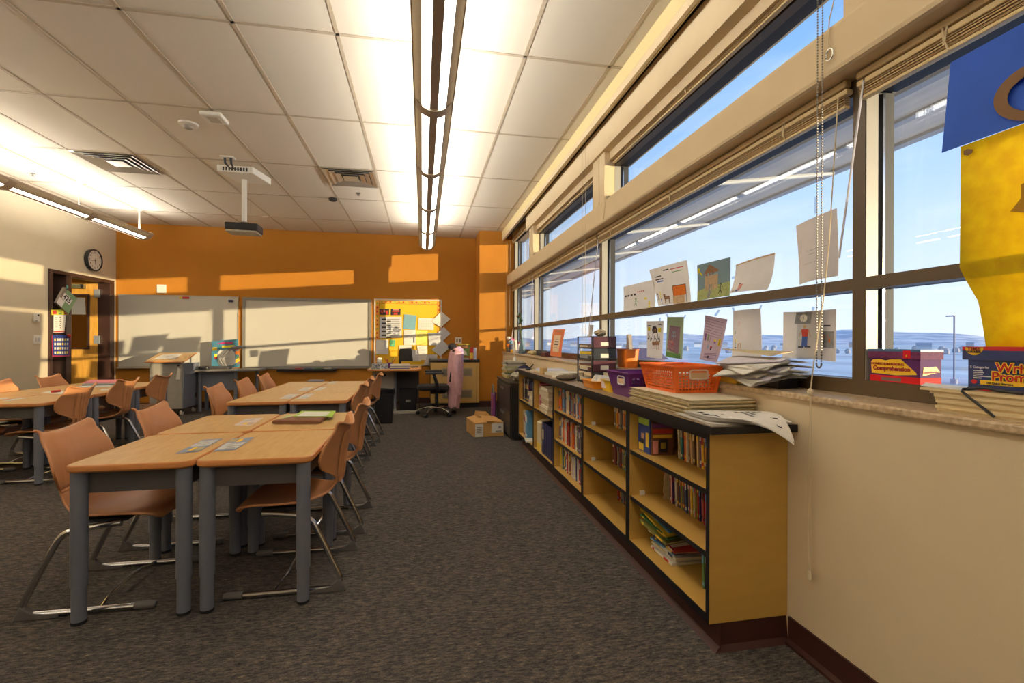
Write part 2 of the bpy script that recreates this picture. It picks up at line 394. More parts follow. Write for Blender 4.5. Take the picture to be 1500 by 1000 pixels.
def make_table():
    t = thing('student_table', 'maple topped student table', 'table', (0,0,0))
    top_slab(-TW/2, TW/2, -TD/2, TD/2, TH-.03, TH, .05).build('tabletop', [M_top, M_edge], t, smooth=True)
    mb = MB(); a, b = TW/2-.055, TD/2-.06
    mb.box(-a, a, -b-.008, -b+.008, TH-.125, TH-.031).box(-a, a, b-.008, b+.008, TH-.125, TH-.031).box(-a-.008, -a+.008, -b, b, TH-.125, TH-.031).box(a-.008, a+.008, -b, b, TH-.125, TH-.031)
    mb.build('apron', M_apron, t)
    for sx_, sy in ((-1,-1),(1,-1),(-1,1),(1,1)):
        c = (sx_*(TW/2-.042), sy*(TD/2-.045))
        l = MB().lathe((c[0],c[1],0), [(.026,.014),(.026,.155),(.030,.157),(.030,TH-.031)], 18).build('leg', M_leg, t, smooth=True)
        MB().lathe((c[0],c[1],0), [(.022,0),(.027,.003),(.027,.014)], 18).build('leg_glide', M_glide, l, smooth=True)
    return t
def catmull(P, n):
    out = []
    for i in range(len(P)-1):
        a, b, c, d = P[max(0,i-1)], P[i], P[i+1], P[min(len(P)-1,i+2)]
        for k in range(n):
            t = k/n; out.append(tuple(.5*((2*q) + (-p+r)*t + (2*p-5*q+4*r-s_)*t*t + (-p+3*q-3*r+s_)*t**3) for p, q, r, s_ in zip(a,b,c,d)))
    out.append(P[-1]); return out
def make_chair():
    t = thing('student_chair', 'orange brown plastic student chair on a chrome sled base', 'chair', (0,0,0))
    # x, z, half width, side curl
    prof = catmull([(.205,.362,.12,-.004),(.203,.380,.155,-.004),(.185,.396,.175,0),(.11,.402,.197,.010),(.02,.396,.203,.018),(-.07,.392,.19,.022),(-.135,.399,.15,.016),
            (-.185,.418,.105,.008),(-.215,.448,.080,.004),(-.228,.485,.076,.004),(-.232,.518,.118,.026),(-.235,.552,.178,.062),(-.240,.595,.203,.072),(-.249,.65,.196,.064),(-.263,.70,.180,.048),(-.274,.735,.169,.038),(-.281,.748,.166,.036)], 4)
    m = len(prof); nu = 40; vs = []; fs = []
    for i, (x, z, hw, cl) in enumerate(prof):
        a = prof[max(0,i-1)]; b = prof[min(m-1,i+1)]; tx, tz = b[0]-a[0], b[1]-a[1]; l = math.hypot(tx,tz) or 1
        nx, nz = tz/l, -tx/l                       # towards the sitter
        for k in range(nu+1):
            s_ = 2*k/nu-1; c = cl*s_*s_
            rib = 0
            if z > .45 and i > 20:
                f = max(0, min(1, (z-.45)/.05))*max(0, min(1, (.715-z)/.05)); q = s_*hw/.062
                if abs(q) < 1: rib = -.0012*f*math.sin(q*PI*3.5+PI/2)
                if z < .53 and abs(s_) < .95: rib += .0045*math.sin(z*300)*max(0, 1-abs(z-.49)/.04)
            up = .013*s_*s_ if i == m-1 else (.014*s_*s_ if i > m-6 else 0)
            lip = -.016 if i >= m-1 else (-.007 if i == m-2 else 0)
            vs.append((x + nx*(c+rib) + lip, s_*hw, z + nz*(c+rib) + up))
    for i in range(m-1):
        for k in range(nu): fs.append((i*(nu+1)+k, i*(nu+1)+k+1, (i+1)*(nu+1)+k+1, (i+1)*(nu+1)+k))
    cut = next(i for i, p in enumerate(prof) if i > 20 and p[1] > .485)
    for nm, lo, hi in (('seat', 0, cut), ('backrest', cut, m-1)):
        mb = MB(); mb.add(vs[lo*(nu+1):(hi+1)*(nu+1)], [tuple(j-lo*(nu+1) for j in f) for f in fs[lo*nu:hi*nu]])
        mb.build(nm, M_shell, t, smooth=True, solid=.010, off=0)
    # fluted panel on the rear of the backrest
    mb = MB(); zl = [p for p in prof[22:] if .49 < p[1] < .722]
    def flute(u, v):
        k = v*(len(zl)-1); a = int(min(k, len(zl)-2)); t_ = k-a; x = zl[a][0]*(1-t_)+zl[a+1][0]*t_; z = zl[a][1]*(1-t_)+zl[a+1][1]*t_
        hw = .066+.012*v; f = math.sin(PI*u)**.5; e = min(1, (1-v)*5)
        return Vector((x - .006 - .019*(f*.25+.75*e*f*(1-max(0, math.cos(2*PI*5*u))**10)) + .05*((2*u-1)*hw/.2)**2, (2*u-1)*hw, z))
    mb.grid(flute, 110, 14); mb.build('back_flutes', M_shell, t, smooth=True)
    mb = MB()
    for k in range(5): mb.box(-.246,-.228,-.05+k*.022,-.038+k*.022,.462,.505)
    mb.build('neck_ribs', M_shell, t, bevel=.003)
    for s_ in (-1, 1):
        yb, yt = .218*s_, .185*s_
        q = .218*s_
        P = catmull([(.215,q,.016),(.0,q,.016),(-.19,q,.016),(-.245,q,.019),(-.268,q*.995,.045),(-.262,q*.99,.075),(-.205,q*.97,.20),(-.160,q*.95,.295),(-.143,q*.94,.325),(-.115,q*.93,.348),(-.07,q*.91,.357),(.02,q*.88,.367),(.08,q*.86,.371)], 4)
        MB().tube(P, .0132, 10).build('sled_frame', M_chrome, t, smooth=True)
    MB().tube(catmull([(.02,-.218,.02),(.0,-.1,.034),(.0,.1,.034),(.02,.218,.02)],4), .0065, 8).build('cross_rod', M_chrome, t, smooth=True)
    MB().box(-.10,.09,-.17,.17,.372,.386).build('seat_bracket', M_black, t)
    for s_ in (-1, 1):
        y = .218*s_
        MB().prism([(-.298,y-.015,0),(-.13,y-.015,0),(-.13,y-.015,.016),(-.225,y-.015,.026),(-.272,y-.015,.06)], (0,.03,0)).build('rear_foot', M_foot, t, bevel=.004)
        MB().tube([(.15,y,.017),(.225,y,.017),(.232,y,.017)], [.0165,.0165,.011], 10).build('front_foot', M_foot, t, smooth=True)
    return t
table0 = make_table(); chair0 = make_chair(); used = {'t': False, 'c': False}
def put_table(x, y, rz, label, group):
    if not used['t']:
        used['t'] = True; table0.location = (x,y,0); table0.rotation_euler = (0,0,rz); table0['label'] = label; table0['group'] = group; return table0
    return copy_tree(table0, (x,y,0), rz, label, group)
def put_chair(x, y, rz, label, group):
    if not used['c']:
        used['c'] = True; chair0.location = (x,y,0); chair0.rotation_euler = (0,0,rz); chair0['label'] = label; chair0['group'] = group; return chair0
    return copy_tree(chair0, (x,y,0), rz, label, group)
rows = {2: ('near', 'far'), 3: ('near', 'middle', 'far')}
def cluster(x0, ys, name, group):
    for i, y in enumerate(ys):
        for j, (x, side) in enumerate(((x0-TW/2-.003,'left'), (x0+TW/2+.003,'right'))):
            put_table(x, y, 0, 'maple student table, %s side %s row of %s' % (side, rows[len(ys)][i], name), group)
cluster(-.957, (2.528, 3.196), 'the nearest table group', 'tables of the nearest group')
cluster(-1.112, (4.535, 5.185, 5.835), 'the table group facing the wide whiteboard', 'tables of the group behind')
cluster(-3.47, (4.72, 5.375, 6.03), 'the table group by the door', 'tables of the group by the door')
for y, nm, dx in ((2.54,'nearest',0), (3.21,'second',.012)):
    put_chair(-.645+dx, y, PI, 'orange brown student chair, %s on the aisle side of the nearest table group' % nm, 'chairs of the nearest table group')
for y, nm, dx in ((2.535,'nearest',0), (3.19,'second',.02)):
    put_chair(-1.374+dx, y, 0, 'orange brown student chair, %s on the left side of the nearest table group' % nm, 'chairs of the nearest table group')
for y, nm, dx in ((4.545,'nearest',0), (5.192,'middle',-.008), (5.842,'farthest',.03)):
    put_chair(-.788+dx, y, PI, 'orange brown student chair, %s on the aisle side of the rear table group' % nm, 'chairs of the rear table group')
for y, nm, dx in ((4.54,'nearest',0), (5.19,'middle',0), (5.84,'farthest',0)):
    put_chair(-1.545+dx, y, 0, 'orange brown student chair, %s on the left side of the rear table group' % nm, 'chairs of the rear table group')
for y, nm, dx, a in ((4.725,'nearest',-.02,0), (5.38,'middle',-.022,0), (6.032,'farthest',-.018,0)):
    put_chair(-3.14+dx, y, PI+a, 'orange brown student chair with ribbed back, %s on the right side of the door group' % nm, 'chairs of the table group by the door')
for y, nm, dx in ((4.725,'nearest',0), (5.38,'middle',.0), (6.035,'farthest',.0)):
    put_chair(-3.79+dx, y, 0, 'orange brown student chair, %s against the far side of the door group tables' % nm, 'chairs of the table group by the door')
# ================================================================ low bookcases, worktop, books
M_case = mat('golden_laminate', (188,148,70), .5, noise=.04, scale=5, stretch=(1,1,4))
M_bband = mat('black_edge_band', (15,15,18), .45)
M_count = mat('taupe_laminate', (140,118,88), .4, scale=60, rgb2=(158,134,102))
M_case2 = M_case
CX0, CX1, CH = 1.067, 1.408, .830
bays = [(1.611,2.332,3), (2.332,3.053,3), (3.053,3.774,3), (3.774,4.495,2), (4.495,5.216,2)]
bn = ['nearest', 'second nearest', 'middle', 'second farthest', 'farthest']
def board(mb, x0, x1, y0, y1, z0, z1):
    mb.m = 0; mb.box(x0+.003, x1, y0, y1, z0, z1); mb.m = 1; mb.box(x0, x0+.003, y0, y1, z0, z1)
shelf_z = {}
for i, (y0, y1, nsh) in enumerate(bays):
    t = thing('bookcase', 'low golden bookcase unit, %s to the viewer along the tan wall' % bn[i], 'bookcase', ((CX0+CX1)/2, (y0+y1)/2, 0), 'low bookcases under the windows')
    for a, b in ((y0+.0004, y0+.02), (y1-.02, y1-.0004)):
        mb = MB(); board(mb, CX0, CX1, a, b, .103, CH); mb.build('side_panel', [M_case, M_bband], t)
    mb = MB(); mb.box(CX1-.008, CX1, y0+.02, y1-.02, .103, CH); mb.build('back_panel', M_case, t)
    mb = MB(); board(mb, CX0, CX1-.008, y0+.02, y1-.02, .103, .135); mb.build('bottom_panel', [M_case, M_bband], t)
    mb = MB(); board(mb, CX0, CX1-.008, y0+.02, y1-.02, CH-.03, CH-.002); mb.build('top_rail', [M_case, M_bband], t)
    zs = [.365, .605] if nsh == 3 else [.520]
    for z in zs:
        mb = MB(); board(mb, CX0+.006, CX1-.008, y0+.02, y1-.02, z-.02, z); mb.build('shelf', [M_case, M_bband], t)
    shelf_z[i] = zs[::-1] + [.135]
    if i < 2:
        for z in zs: MB().box(CX0+.06, CX0+.085, y1-.03, y1-.02, z, z+.022).build('shelf_clip', M_white, t)
mb = MB(); mb.box(CX0+.045, CX1, 1.622, 5.21, 0, .103)
struct(mb.build('baseboard_shelf', M_base), 'dark brown plinth under the row of bookcases', 'plinth')
mb = MB(); mb.prism([(CX0+.045,1.60,0),(CX0+.018,1.596,0),(CX0+.04,1.60,.02),(CX0+.045,1.60,.10)], (0,3.6,0)); mb.prism([(CX0+.045,1.622,0),(CX0+.02,1.594,0),(CX0+.045,1.61,.02),(CX0+.045,1.618,.103)], (.30,0,0))
struct(mb.build('baseboard_shelf', M_base), 'cove of the dark vinyl base at the foot of the bookcases', 'baseboard')
# worktop with a black edge
t = thing('worktop', 'long taupe laminate worktop with black edge lying on the low bookcases', 'worktop', (1.22, 3.4, CH))
mb = MB(); mb.box(1.049, 1.409, 1.566, 5.225, CH, .858); mb.build('top_board', M_count, t)
mb = MB(); mb.box(1.045, 1.049, 1.562, 5.225, CH, .8585).box(1.049, 1.409, 1.562, 1.566, CH, .8585); mb.build('edge_band', M_bband, t)

# books: cover boards + spine around a page block; origin at the foot of the spine
M_page = mat('book_pages', (216,204,176), .85, noise=.08, scale=300)
cols = {'red':(176,44,36),'dark blue':(38,48,96),'green':(58,110,58),'yellow':(226,184,48),'orange':(218,110,36),'white':(222,216,202),'purple':(92,52,112),'light blue':(96,150,186),'brown':(112,72,46),'black':(36,34,38),'pink':(206,104,128),'teal':(44,120,124),'cream':(214,194,150),'grey':(128,126,124),'maroon':(106,34,40),'olive':(122,118,52)}
BM = {k: mat('book_cover_'+k.replace(' ','_'), v, .45, noise=.1, scale=40) for k, v in cols.items()}
def book_mesh(d, th, h, band=True):
    mb = MB(); c = .0016; e = .003
    mb.m = 0; mb.box(0, d, 0, c, 0, h).box(0, d, th-c, th, 0, h).box(0, c, c, th-c, 0, h)
    mb.m = 1; mb.box(c, d-e, c, th-c, e, h-e)
    if band: mb.m = 2; mb.box(-.0006, 0, .0004, th-.0004, h*.62, h*.86); mb.box(-.0006, 0, .0004, th-.0004, h*.08, h*.16)
    return mb
def mesh_object(name, mb, mats):
    me = bpy.data.meshes.new(name); me.from_pydata(mb.v, [], mb.f)
    for m in mats: me.materials.append(m)
    me.polygons.foreach_set('material_index', mb.mi); me.update()
    o = bpy.data.objects.new(name, me); COL.objects.link(o); return o
R = random.Random(11)
def book_row(bay, lvl, ylo, yhi, x, th, ht, palette, lean=0, level='', gap=.0006, jx=.012, name='book'):
    """books standing spine out; the first in the photo is the one farthest along the shelf (its left)"""
    z = shelf_z[bay][lvl]+.0007; y = yhi; k = 0; names = []
    lvn = {3:['top','middle','bottom'],2:['upper','lower']}[len(shelf_z[bay])][lvl]
    while True:
        t = th[0] + (th[1]-th[0])*R.random()
        if y - t < ylo: break
        h = ht[0] + (ht[1]-ht[0])*R.random(); d = min(.17+.05*R.random(), CX1-.012-x-jx); c = palette[R.randrange(len(palette))]
        c2 = R.choice(['white','yellow','black','cream','red','light blue'])
        o = mesh_object(name, book_mesh(d, t, h), [BM[c], M_page, BM[c2]])
        a = lean*(.7+.6*R.random()); y -= t + gap
        o.location = (x + jx*R.random(), y, z + (math.sin(abs(a))*t if a < 0 else 0)); o.rotation_euler = (a, 0, 0)
        kind = 'thin' if t < .008 else ('thick' if t > .024 else 'slim')
        tag(o, '%s %s book, %s from left on %s shelf of %s bookcase' % (kind, c, ORD[min(k,29)], lvn, bn[bay]), 'book', 'books on the %s shelf of the %s bookcase' % (lvn, bn[bay])); k += 1
ALLC = list(cols)
book_row(0, 0, 1.640, 2.115, 1.225, (.007,.016), (.165,.20), ['green','purple','cream','yellow','white','orange','brown','dark blue','teal','olive','red'], -.05)
book_row(0, 1, 1.640, 2.19, 1.222, (.006,.012), (.165,.20), ['yellow','brown','red','cream','light blue','white','orange','purple','dark blue','olive','pink','green'], -.05)
book_row(0, 2, 1.640, 1.80, 1.16, (.010,.016), (.155,.175), ['green','yellow','orange','white'], -.06)
book_row(1, 0, 2.36, 2.95, 1.25, (.012,.022), (.15,.19), ['maroon','cream','olive','brown','yellow','grey','orange','purple'], -.02)
book_row(1, 1, 2.36, 2.93, 1.235, (.012,.020), (.15,.185), ['green','yellow','cream','brown','light blue','grey','purple','teal','maroon'], -.03)
book_row(1, 2, 2.36, 2.90, 1.255, (.016,.028), (.13,.165), ['black','brown','red','yellow','cream','grey'])
book_row(2, 0, 3.085, 3.735, 1.105, (.014,.030), (.165,.20), ['white','brown','yellow','orange','cream','maroon','black','light blue','dark blue','yellow'], -.03)
book_row(2, 1, 3.085, 3.735, 1.105, (.014,.026), (.165,.20), ['orange','cream','grey','olive','white','maroon','brown','cream','red','purple'], -.02)
book_row(2, 2, 3.085, 3.735, 1.115, (.012,.024), (.15,.19), ['dark blue','cream','yellow','white','teal','light blue','brown','red'], -.04)
book_row(3, 0, 4.33, 4.46, 1.11, (.018,.03), (.22,.25), ['pink','maroon','cream'])
book_row(4, 0, 4.80, 5.15, 1.10, (.016,.03), (.2,.25), ['black','dark blue','grey','black'])
book_row(4, 1, 4.86, 5.10, 1.09, (.014,.03), (.24,.29), ['dark blue','white','light blue','cream'], -.03)
# thin leaning book at the left end of the nearest middle shelf
o = mesh_object('book', book_mesh(.16,.006,.2), [BM['cream'], M_page, BM['red']]); o.location = (1.215,2.225,.365); o.rotation_euler = (.10,0,0)
tag(o, 'thin cream book leaning alone at the left end of the nearest middle shelf', 'book')
# faced-out picture books on the nearest top shelf
def cover_book(name, ul, ur, lr, ll, th, cols_, marks, label):
    UL, UR, LR, LL = map(Vector, (ul,ur,lr,ll))
    mb = MB(); mb.prism([UL,LL,LR,UR], -OUT*th)
    for mi, pts in marks:
        mb.m = mi; mb.poly([UL*(1-u)*(1-v)+UR*u*(1-v)+LR*u*v+LL*(1-u)*v + OUT*.0008 for u, v in pts])
    return solo(mb, name, cols_, label, 'book')
OUT = Vector((-1,0,0))
P_ = {k: plain(v) for k, v in dict(blue=(48,70,140), magenta=(196,52,110), skin=(222,170,130), yel=(232,196,60), dk=(40,36,44), red=(188,50,40), brn=(120,76,50), lime=(160,190,70), wht=(224,220,206), grn=(80,130,64), org=(222,122,40), pur=(112,60,130), sky=(120,170,205), mauve=(176,142,158), pnk=(226,150,140), gry=(138,136,136), teal=(52,130,134)).items()}
cover_book('book', (1.118,2.315,.815),(1.118,2.185,.815),(1.118,2.185,.607),(1.118,2.315,.607), .008, [P_['blue'],P_['magenta'],P_['lime'],P_['skin'],P_['yel'],P_['dk']],
    [(1,rect(0,0,1,.14)),(2,rect(.05,.17,.95,.33)),(3,rect(.3,.55,.55,.7)),(5,rect(.25,.68,.6,.8)),(4,rect(.08,.8,.5,.98)),(4,rect(.68,.5,.92,.85))], 'blue and magenta picture book facing out at the left of the nearest top shelf')
OUT = Vector((0,-1,0))
cover_book('book', (1.120,2.168,.765),(1.232,2.160,.765),(1.232,2.160,.607),(1.120,2.168,.607), .008, [P_['brn'],P_['red'],P_['yel'],P_['dk'],P_['pnk'],P_['pur']],
    [(5,rect(0,0,1,.14)),(1,rect(.04,.18,.96,.32)),(2,rect(.05,.36,.95,.46)),(4,rect(.05,.55,.3,.95)),(3,rect(.35,.5,.75,.92)),(2,rect(.42,.6,.66,.8))], 'brown and red picture book facing the viewer on the nearest top shelf')
# pile of picture books lying on the nearest bottom shelf
z = .1358
pile = [('white','red',.012,0,0),('cream','white',.010,.02,.06),('white','dark blue',.014,-.01,-.05),('light blue','white',.008,.01,.1),('dark blue','yellow',.010,.0,.02),('red','white',.008,-.015,-.08),('white','cream',.015,.03,.12),('olive','yellow',.012,.05,.2),('green','yellow',.008,.06,.28),('yellow','green',.006,.07,.22),('light blue','teal',.006,.085,.34)]
posn = ['lowest','second lowest','third lowest','fourth lowest','fifth lowest','middle','fifth highest','fourth highest','third highest','second highest','topmost']
for k, (c, c2, th, dy, a) in enumerate(pile):
    mb = book_mesh(.24, th, .20)
    o = mesh_object('book', mb, [BM[c], M_page, BM[c2]])
    ry = 0 if k < 7 else -.0
    o.rotation_euler = (PI/2 + (.0 if k < 7 else .22+.07*(k-7)), 0, a); o.location = (1.135 + .012*(k % 3), 2.20 + dy, z)
    if k >= 7: o.location.z = z + .20*math.sin(.22+.07*(k-7)) + .004*(k-7); o.location.y = 2.212 + .004*(k-7); o.location.x = 1.078 + .004*(k-7)
    z += th + .0012
    tag(o, '%s picture book lying %s in the pile on the nearest bottom shelf' % (c, posn[k]), 'book', 'picture books piled on the nearest bottom shelf')
# binders and papers in the far bays
M_navy = mat('navy_binder', (34,38,82), .5, noise=.05); M_label = mat('cream_label', (224,208,176), .8, noise=.03)
for k, (y, c) in enumerate(((4.20,'navy'),(4.12,'navy'),(4.04,'navy'),(3.96,'navy'),(3.88,'navy'))):
    t = thing('ring_binder', 'navy ring binder, %s from left on the lower shelf of the second farthest bookcase' % ORD[k], 'binder', (1.10, y, .1358), 'navy binders on the lower shelf')
    mb = MB(); mb.box(1.095,1.33,y-.034,y-.031,.1358,.425).box(1.095,1.33,y+.031,y+.034,.1358,.425).box(1.092,1.095,y-.034,y+.034,.1358,.425); mb.build('cover', M_navy, t)
    mb = MB(); mb.box(1.10,1.31,y-.024,y+.02,.14,.415); mb.build('pages', M_page, t)
    if k == 0: MB().box(1.0905,1.092,y-.022,y+.022,.27,.36).build('spine_label', M_label, t)
t = thing('magazine_file', 'cream magazine file with yellow base left of the navy binders', 'magazine file', (1.2,4.34,.135))
mb = MB(); mb.m = 0; mb.prism([(1.085,4.26,.1358),(1.30,4.26,.1358),(1.30,4.26,.42),(1.14,4.26,.42),(1.085,4.26,.40)], (0,.15,0)); mb.m = 1; mb.box(1.083,1.086,4.27,4.40,.14,.21); mb.build('box_body', [mat('cream_card',(206,188,150),.8,noise=.05), P_['yel']], t)
# piles of loose papers on the far upper shelves: each wad is one thing
zz = .5207
for k in range(9):
    th = .018 + .012*R.random(); a = (R.random()-.5)*.12
    mb = MB(); mb.obox((1.20+(R.random()-.5)*.03, 4.16, zz+th/2), (.22,.29,th), a)
    solo(mb, 'paper_wad', mat('paper_wad_%d' % (k%3), ((206,190,160),(190,172,140),(222,212,190))[k%3], .85, noise=.12, scale=60, stretch=(.5,.5,14)), 'wad of worn papers, %s from the bottom on the second farthest upper shelf' % ORD[k], 'paper stack', 'papers heaped on the second farthest upper shelf'); zz += th + .0008
zz = .5207
for k in range(5):
    th = .02 + .015*R.random(); a = (R.random()-.5)*.5
    mb = MB(); mb.obox((1.18, 4.66, zz+th/2), (.20,.16,th), a)
    solo(mb, 'paper_wad', mat('paper_wad_%d' % (k%3), (206,190,160), .85), 'crumpled paper bundle, %s from the bottom on the farthest upper shelf' % ORD[k], 'paper stack', 'papers on the farthest upper shelf'); zz += th + .001
mb = MB(); mb.obox((1.17,4.66,zz+.05), (.16,.14,.09), .3); solo(mb, 'fabric_bundle', mat('navy_cloth',(40,40,78),.9,noise=.1,bump=.3), 'dark navy bundle lying on papers on the farthest upper shelf', 'bundle', bevel=.03)
mb = MB(); mb.prism([(1.04,4.70,.1365),(1.25,4.62,.1365),(1.25,4.80,.1365),(1.06,4.86,.1365)], (0,0,.012)); solo(mb, 'paper_sheet', M_paper, 'white papers sticking out of the farthest lower shelf', 'paper')
# ================================================================ pendant lights and ceiling fittings
M_fix = mat('grey_bronze_light_housing', (172,154,132), .5)
M_perf = mat('perforated_tan_panel', (186,174,152), .6, noise=.12, scale=420, trans=.25)
def emis(name, col, strength):
    m = bpy.data.materials.new(name); m.use_nodes = True; N = m.node_tree.nodes; e = N.new('ShaderNodeEmission'); e.inputs[0].default_value = (*col, 1); e.inputs[1].default_value = strength
    N.remove(N['Principled BSDF']); m.node_tree.links.new(e.outputs[0], N['Material Output'].inputs[0]); return m
M_diff = emis('lit_diffuser', (1,.97,.90), DOWN); M_uplight = emis('lit_uplight_plates', (1,.96,.89), UP)
def pendant(x, y0, y1, label, ribs, rods, thick):
    t = thing('pendant_light', label, 'pendant light', (x, (y0+y1)/2, 2.70), 'linear pendant lights')
    def strip(nm, x0, z0, x1, z1, m, th=.004):
        mb = MB(); mb.prism([(x+x0,y0,z0),(x+x1,y0,z1),(x+x1,y0,z1+th),(x+x0,y0,z0+th)], (0,y1-y0,0)); return mb.build(nm, m, t)
    mb = MB(); mb.box(x-.027, x+.027, y0, y1, 2.70, 2.716); mb.build('spine', M_fix, t)
    for s in (-1, 1):
        strip('diffuser', .027*s, 2.703, .078*s, 2.722, M_diff)
        strip('side_panel', .081*s, 2.724, .126*s, 2.768, M_perf)
        mb = MB(); mb.box(x+s*.0795-.0022, x+s*.0795+.0022, y0, y1, 2.716, 2.730).box(x+s*.128-.003, x+s*.128+.003, y0, y1, 2.764, 2.786); mb.build('trim_rail', M_fix, t)
    mb = MB(); mb.box(x-.085, x+.085, y0+.04, y1-.04, 2.752, 2.756); mb.build('lamp_tray', M_white, t)
    mb = MB()
    for s in (-.022, .022): mb.box(x+s-.004, x+s+.004, y0+.06, y1-.06, 2.775, 2.823)
    mb.build('uplight_plate', M_uplight, t)  # unseen glowing plates, shaped to throw light sideways over the ceiling
    arc = [(.131*math.sin(a)/math.sin(.9), 2.780-.096*(math.cos(a)-math.cos(.9))/(1-math.cos(.9))) for a in [(-.9+1.8*k/12) for k in range(13)]]
    for yr in ribs:
        mb = MB(); mb.prism([(x+a, yr-.05, b) for a, b in arc] + [(x+a*.94, yr-.05, b+.02) for a, b in arc[::-1]], (0,.10,0)); mb.build('rib', M_fix, t)
    mb = MB(); mb.prism([(x+a, y1-.004, b) for a, b in arc], (0,.008,0)); mb.build('end_cap', M_fix, t)
    for yr, r in rods:
        mb = MB(); mb.tube([(x,yr,2.73),(x,yr,ZC)], r, 8); mb.lathe((x,yr,ZC-.02), [(.012,0),(.05,.014),(.052,.02)], 14); mb.build('suspension_rod', M_white, t, smooth=True)
pendant(.068, -2.9, 8.04, 'long linear pendant light over the aisle, end pointing at the orange wall', [8.02,6.84,5.62,4.42,3.20,1.98,.78], [(8.0,.004),(5.6,.003),(3.15,.003),(.7,.003)], 0)
pendant(-4.19, -2.9, 8.10, 'long linear pendant light near the cream wall with the clock', [8.08,6.84,5.62,4.42,3.20,1.98,.78], [(8.0,.014),(6.73,.003),(4.3,.003),(1.9,.003)], 0)
# air diffusers
M_dif = mat('bright_diffuser_metal', (196,186,168), .3, .6)
def diffuser(x, y, label):
    t = thing('air_diffuser', label, 'air diffuser', (x,y,ZC), 'square ceiling air diffusers')
    def ring(a, b, za, zb):
        mb = MB(); A = [(-a,-a),(a,-a),(a,a),(-a,a)]; Bq = [(-b,-b),(b,-b),(b,b),(-b,b)]
        mb.add([(x+p,y+q,ZC-za) for p, q in A] + [(x+p,y+q,ZC-zb) for p, q in Bq], [(i,(i+1)%4,4+(i+1)%4,4+i) for i in range(4)]); return mb
    mb = ring(.298,.27,.006,.006); mb.build('frame', M_dif, t, solid=.004)
    for k, (a, b) in enumerate(((.282,.225),(.222,.165),(.162,.105))): ring(a,b,.022,.003).build('cone', M_dif, t, solid=.003)
    MB().box(x-.085,x+.085,y-.085,y+.085,ZC-.020,ZC-.016).build('centre_plate', M_dif, t)
    MB().box(x-.28,x+.28,y-.28,y+.28,ZC-.001,ZC-.0005).build('duct_dark_plate', M_dark, t)  # black plate paints the dark of the duct; the ceiling stays solid
diffuser(-3.282, 5.886, 'square metal air diffuser in the ceiling beside the cream wall pendant light')
diffuser(-.844, 5.886, 'square metal air diffuser in the ceiling just left of the aisle pendant light')
# smoke detector, access point, sensor, sprinklers
t = thing('smoke_detector', 'round white smoke detector on the ceiling left of the white access point', 'smoke detector', (-2.078,4.709,ZC))
MB().lathe((-2.078,4.709,ZC-.022), [(.045,0),(.075,.008),(.08,.022)], 24).build('base', M_white, t, smooth=True)
MB().lathe((-2.078,4.709,ZC-.05), [(.022,0),(.034,.006),(.04,.028)], 20).build('sensor_head', mat('warm_grey_plastic',(150,140,128),.5), t, smooth=True)
t = thing('access_point', 'square white wireless access point hung on the ceiling grid', 'access point', (-1.757,4.40,ZC-.07))
MB().box(-1.85,-1.68,4.36,4.55,ZC-.055,ZC-.02).build('body', M_white, t, bevel=.012); MB().box(-1.80,-1.72,4.42,4.50,ZC-.02,ZC).build('mount', M_white, t); MB().box(-1.81,-1.72,4.40,4.51,ZC-.057,ZC-.055).build('face_plate', mat('pale_grey_plastic',(190,182,168),.5), t)
solo(MB().lathe((-1.215,6.80,ZC-.045), [(.03,0),(.052,.012),(.056,.03),(.05,.045)], 18), 'ceiling_sensor', M_black, 'small black dome sensor on the ceiling below the right air diffuser', 'sensor', smooth=True)
for x, y, lab in ((-.842,6.505,'tiny sprinkler head in the ceiling tile beyond the right air diffuser'), (-4.506,6.485,'tiny sprinkler head on the bright ceiling above the cream wall pendant')):
    solo(MB().lathe((x,y,ZC-.03), [(.02,0),(.02,.003),(.006,.004),(.006,.022),(.03,.024),(.03,.03)], 14), 'sprinkler_head', M_steel, lab, 'sprinkler', 'ceiling sprinkler heads', smooth=True)
# projector
t = thing('projector', 'grey video projector hanging from a white pole below the ceiling plate', 'projector', (-2.06,6.05,2.5))
px, py = -2.055, 6.0
MB().prism([(-2.25,5.74,ZC-.075),(-1.88,5.74,ZC-.075),(-1.80,6.12,ZC-.075),(-2.17,6.12,ZC-.075)], (0,0,.075)).build('ceiling_box', M_white, t, bevel=.008)
mb = MB()
for k in range(9): mb.box(-2.19+k*.03,-2.175+k*.03,5.737,5.74,ZC-.06,ZC-.02)
mb.build('vent_slot', M_dark, t)
MB().cyl((px,py,2.55), .028, ZC-.07-2.55, 16).build('pole', M_white, t, smooth=True)
pz = 2.40
MB().obox((px,py,pz+.075), (.34,.27,.085), .08, .03).build('body', mat('projector_black',(36,34,36),.5,noise=.1), t, bevel=.012)
MB().obox((px,py-.01,pz+.021), (.32,.26,.022), .08, .03).build('underside_panel', mat('projector_silver',(170,164,150),.45,noise=.08,scale=30), t, bevel=.004)
MB().tube([(px+.11,py+.13,pz+.06),(px+.112,py+.155,pz+.062)], .035, 16).build('lens', M_black, t, smooth=True)
mb = MB(); mb.tube([(px-.1,py-.06,pz+.10),(px,py,pz+.16),(px+.1,py+.05,pz+.10)], .006, 6); mb.tube([(px-.1,py+.06,pz+.10),(px,py,pz+.16),(px+.1,py-.06,pz+.10)], .006, 6); mb.build('mount_arm', M_steel, t)
t = thing('cable_plate', 'white ceiling cable plate with two black cables above the projector', 'cable plate', (-2.03,5.5,ZC))
MB().box(-2.11,-1.98,5.45,5.53,ZC-.012,ZC).build('plate', M_white, t)
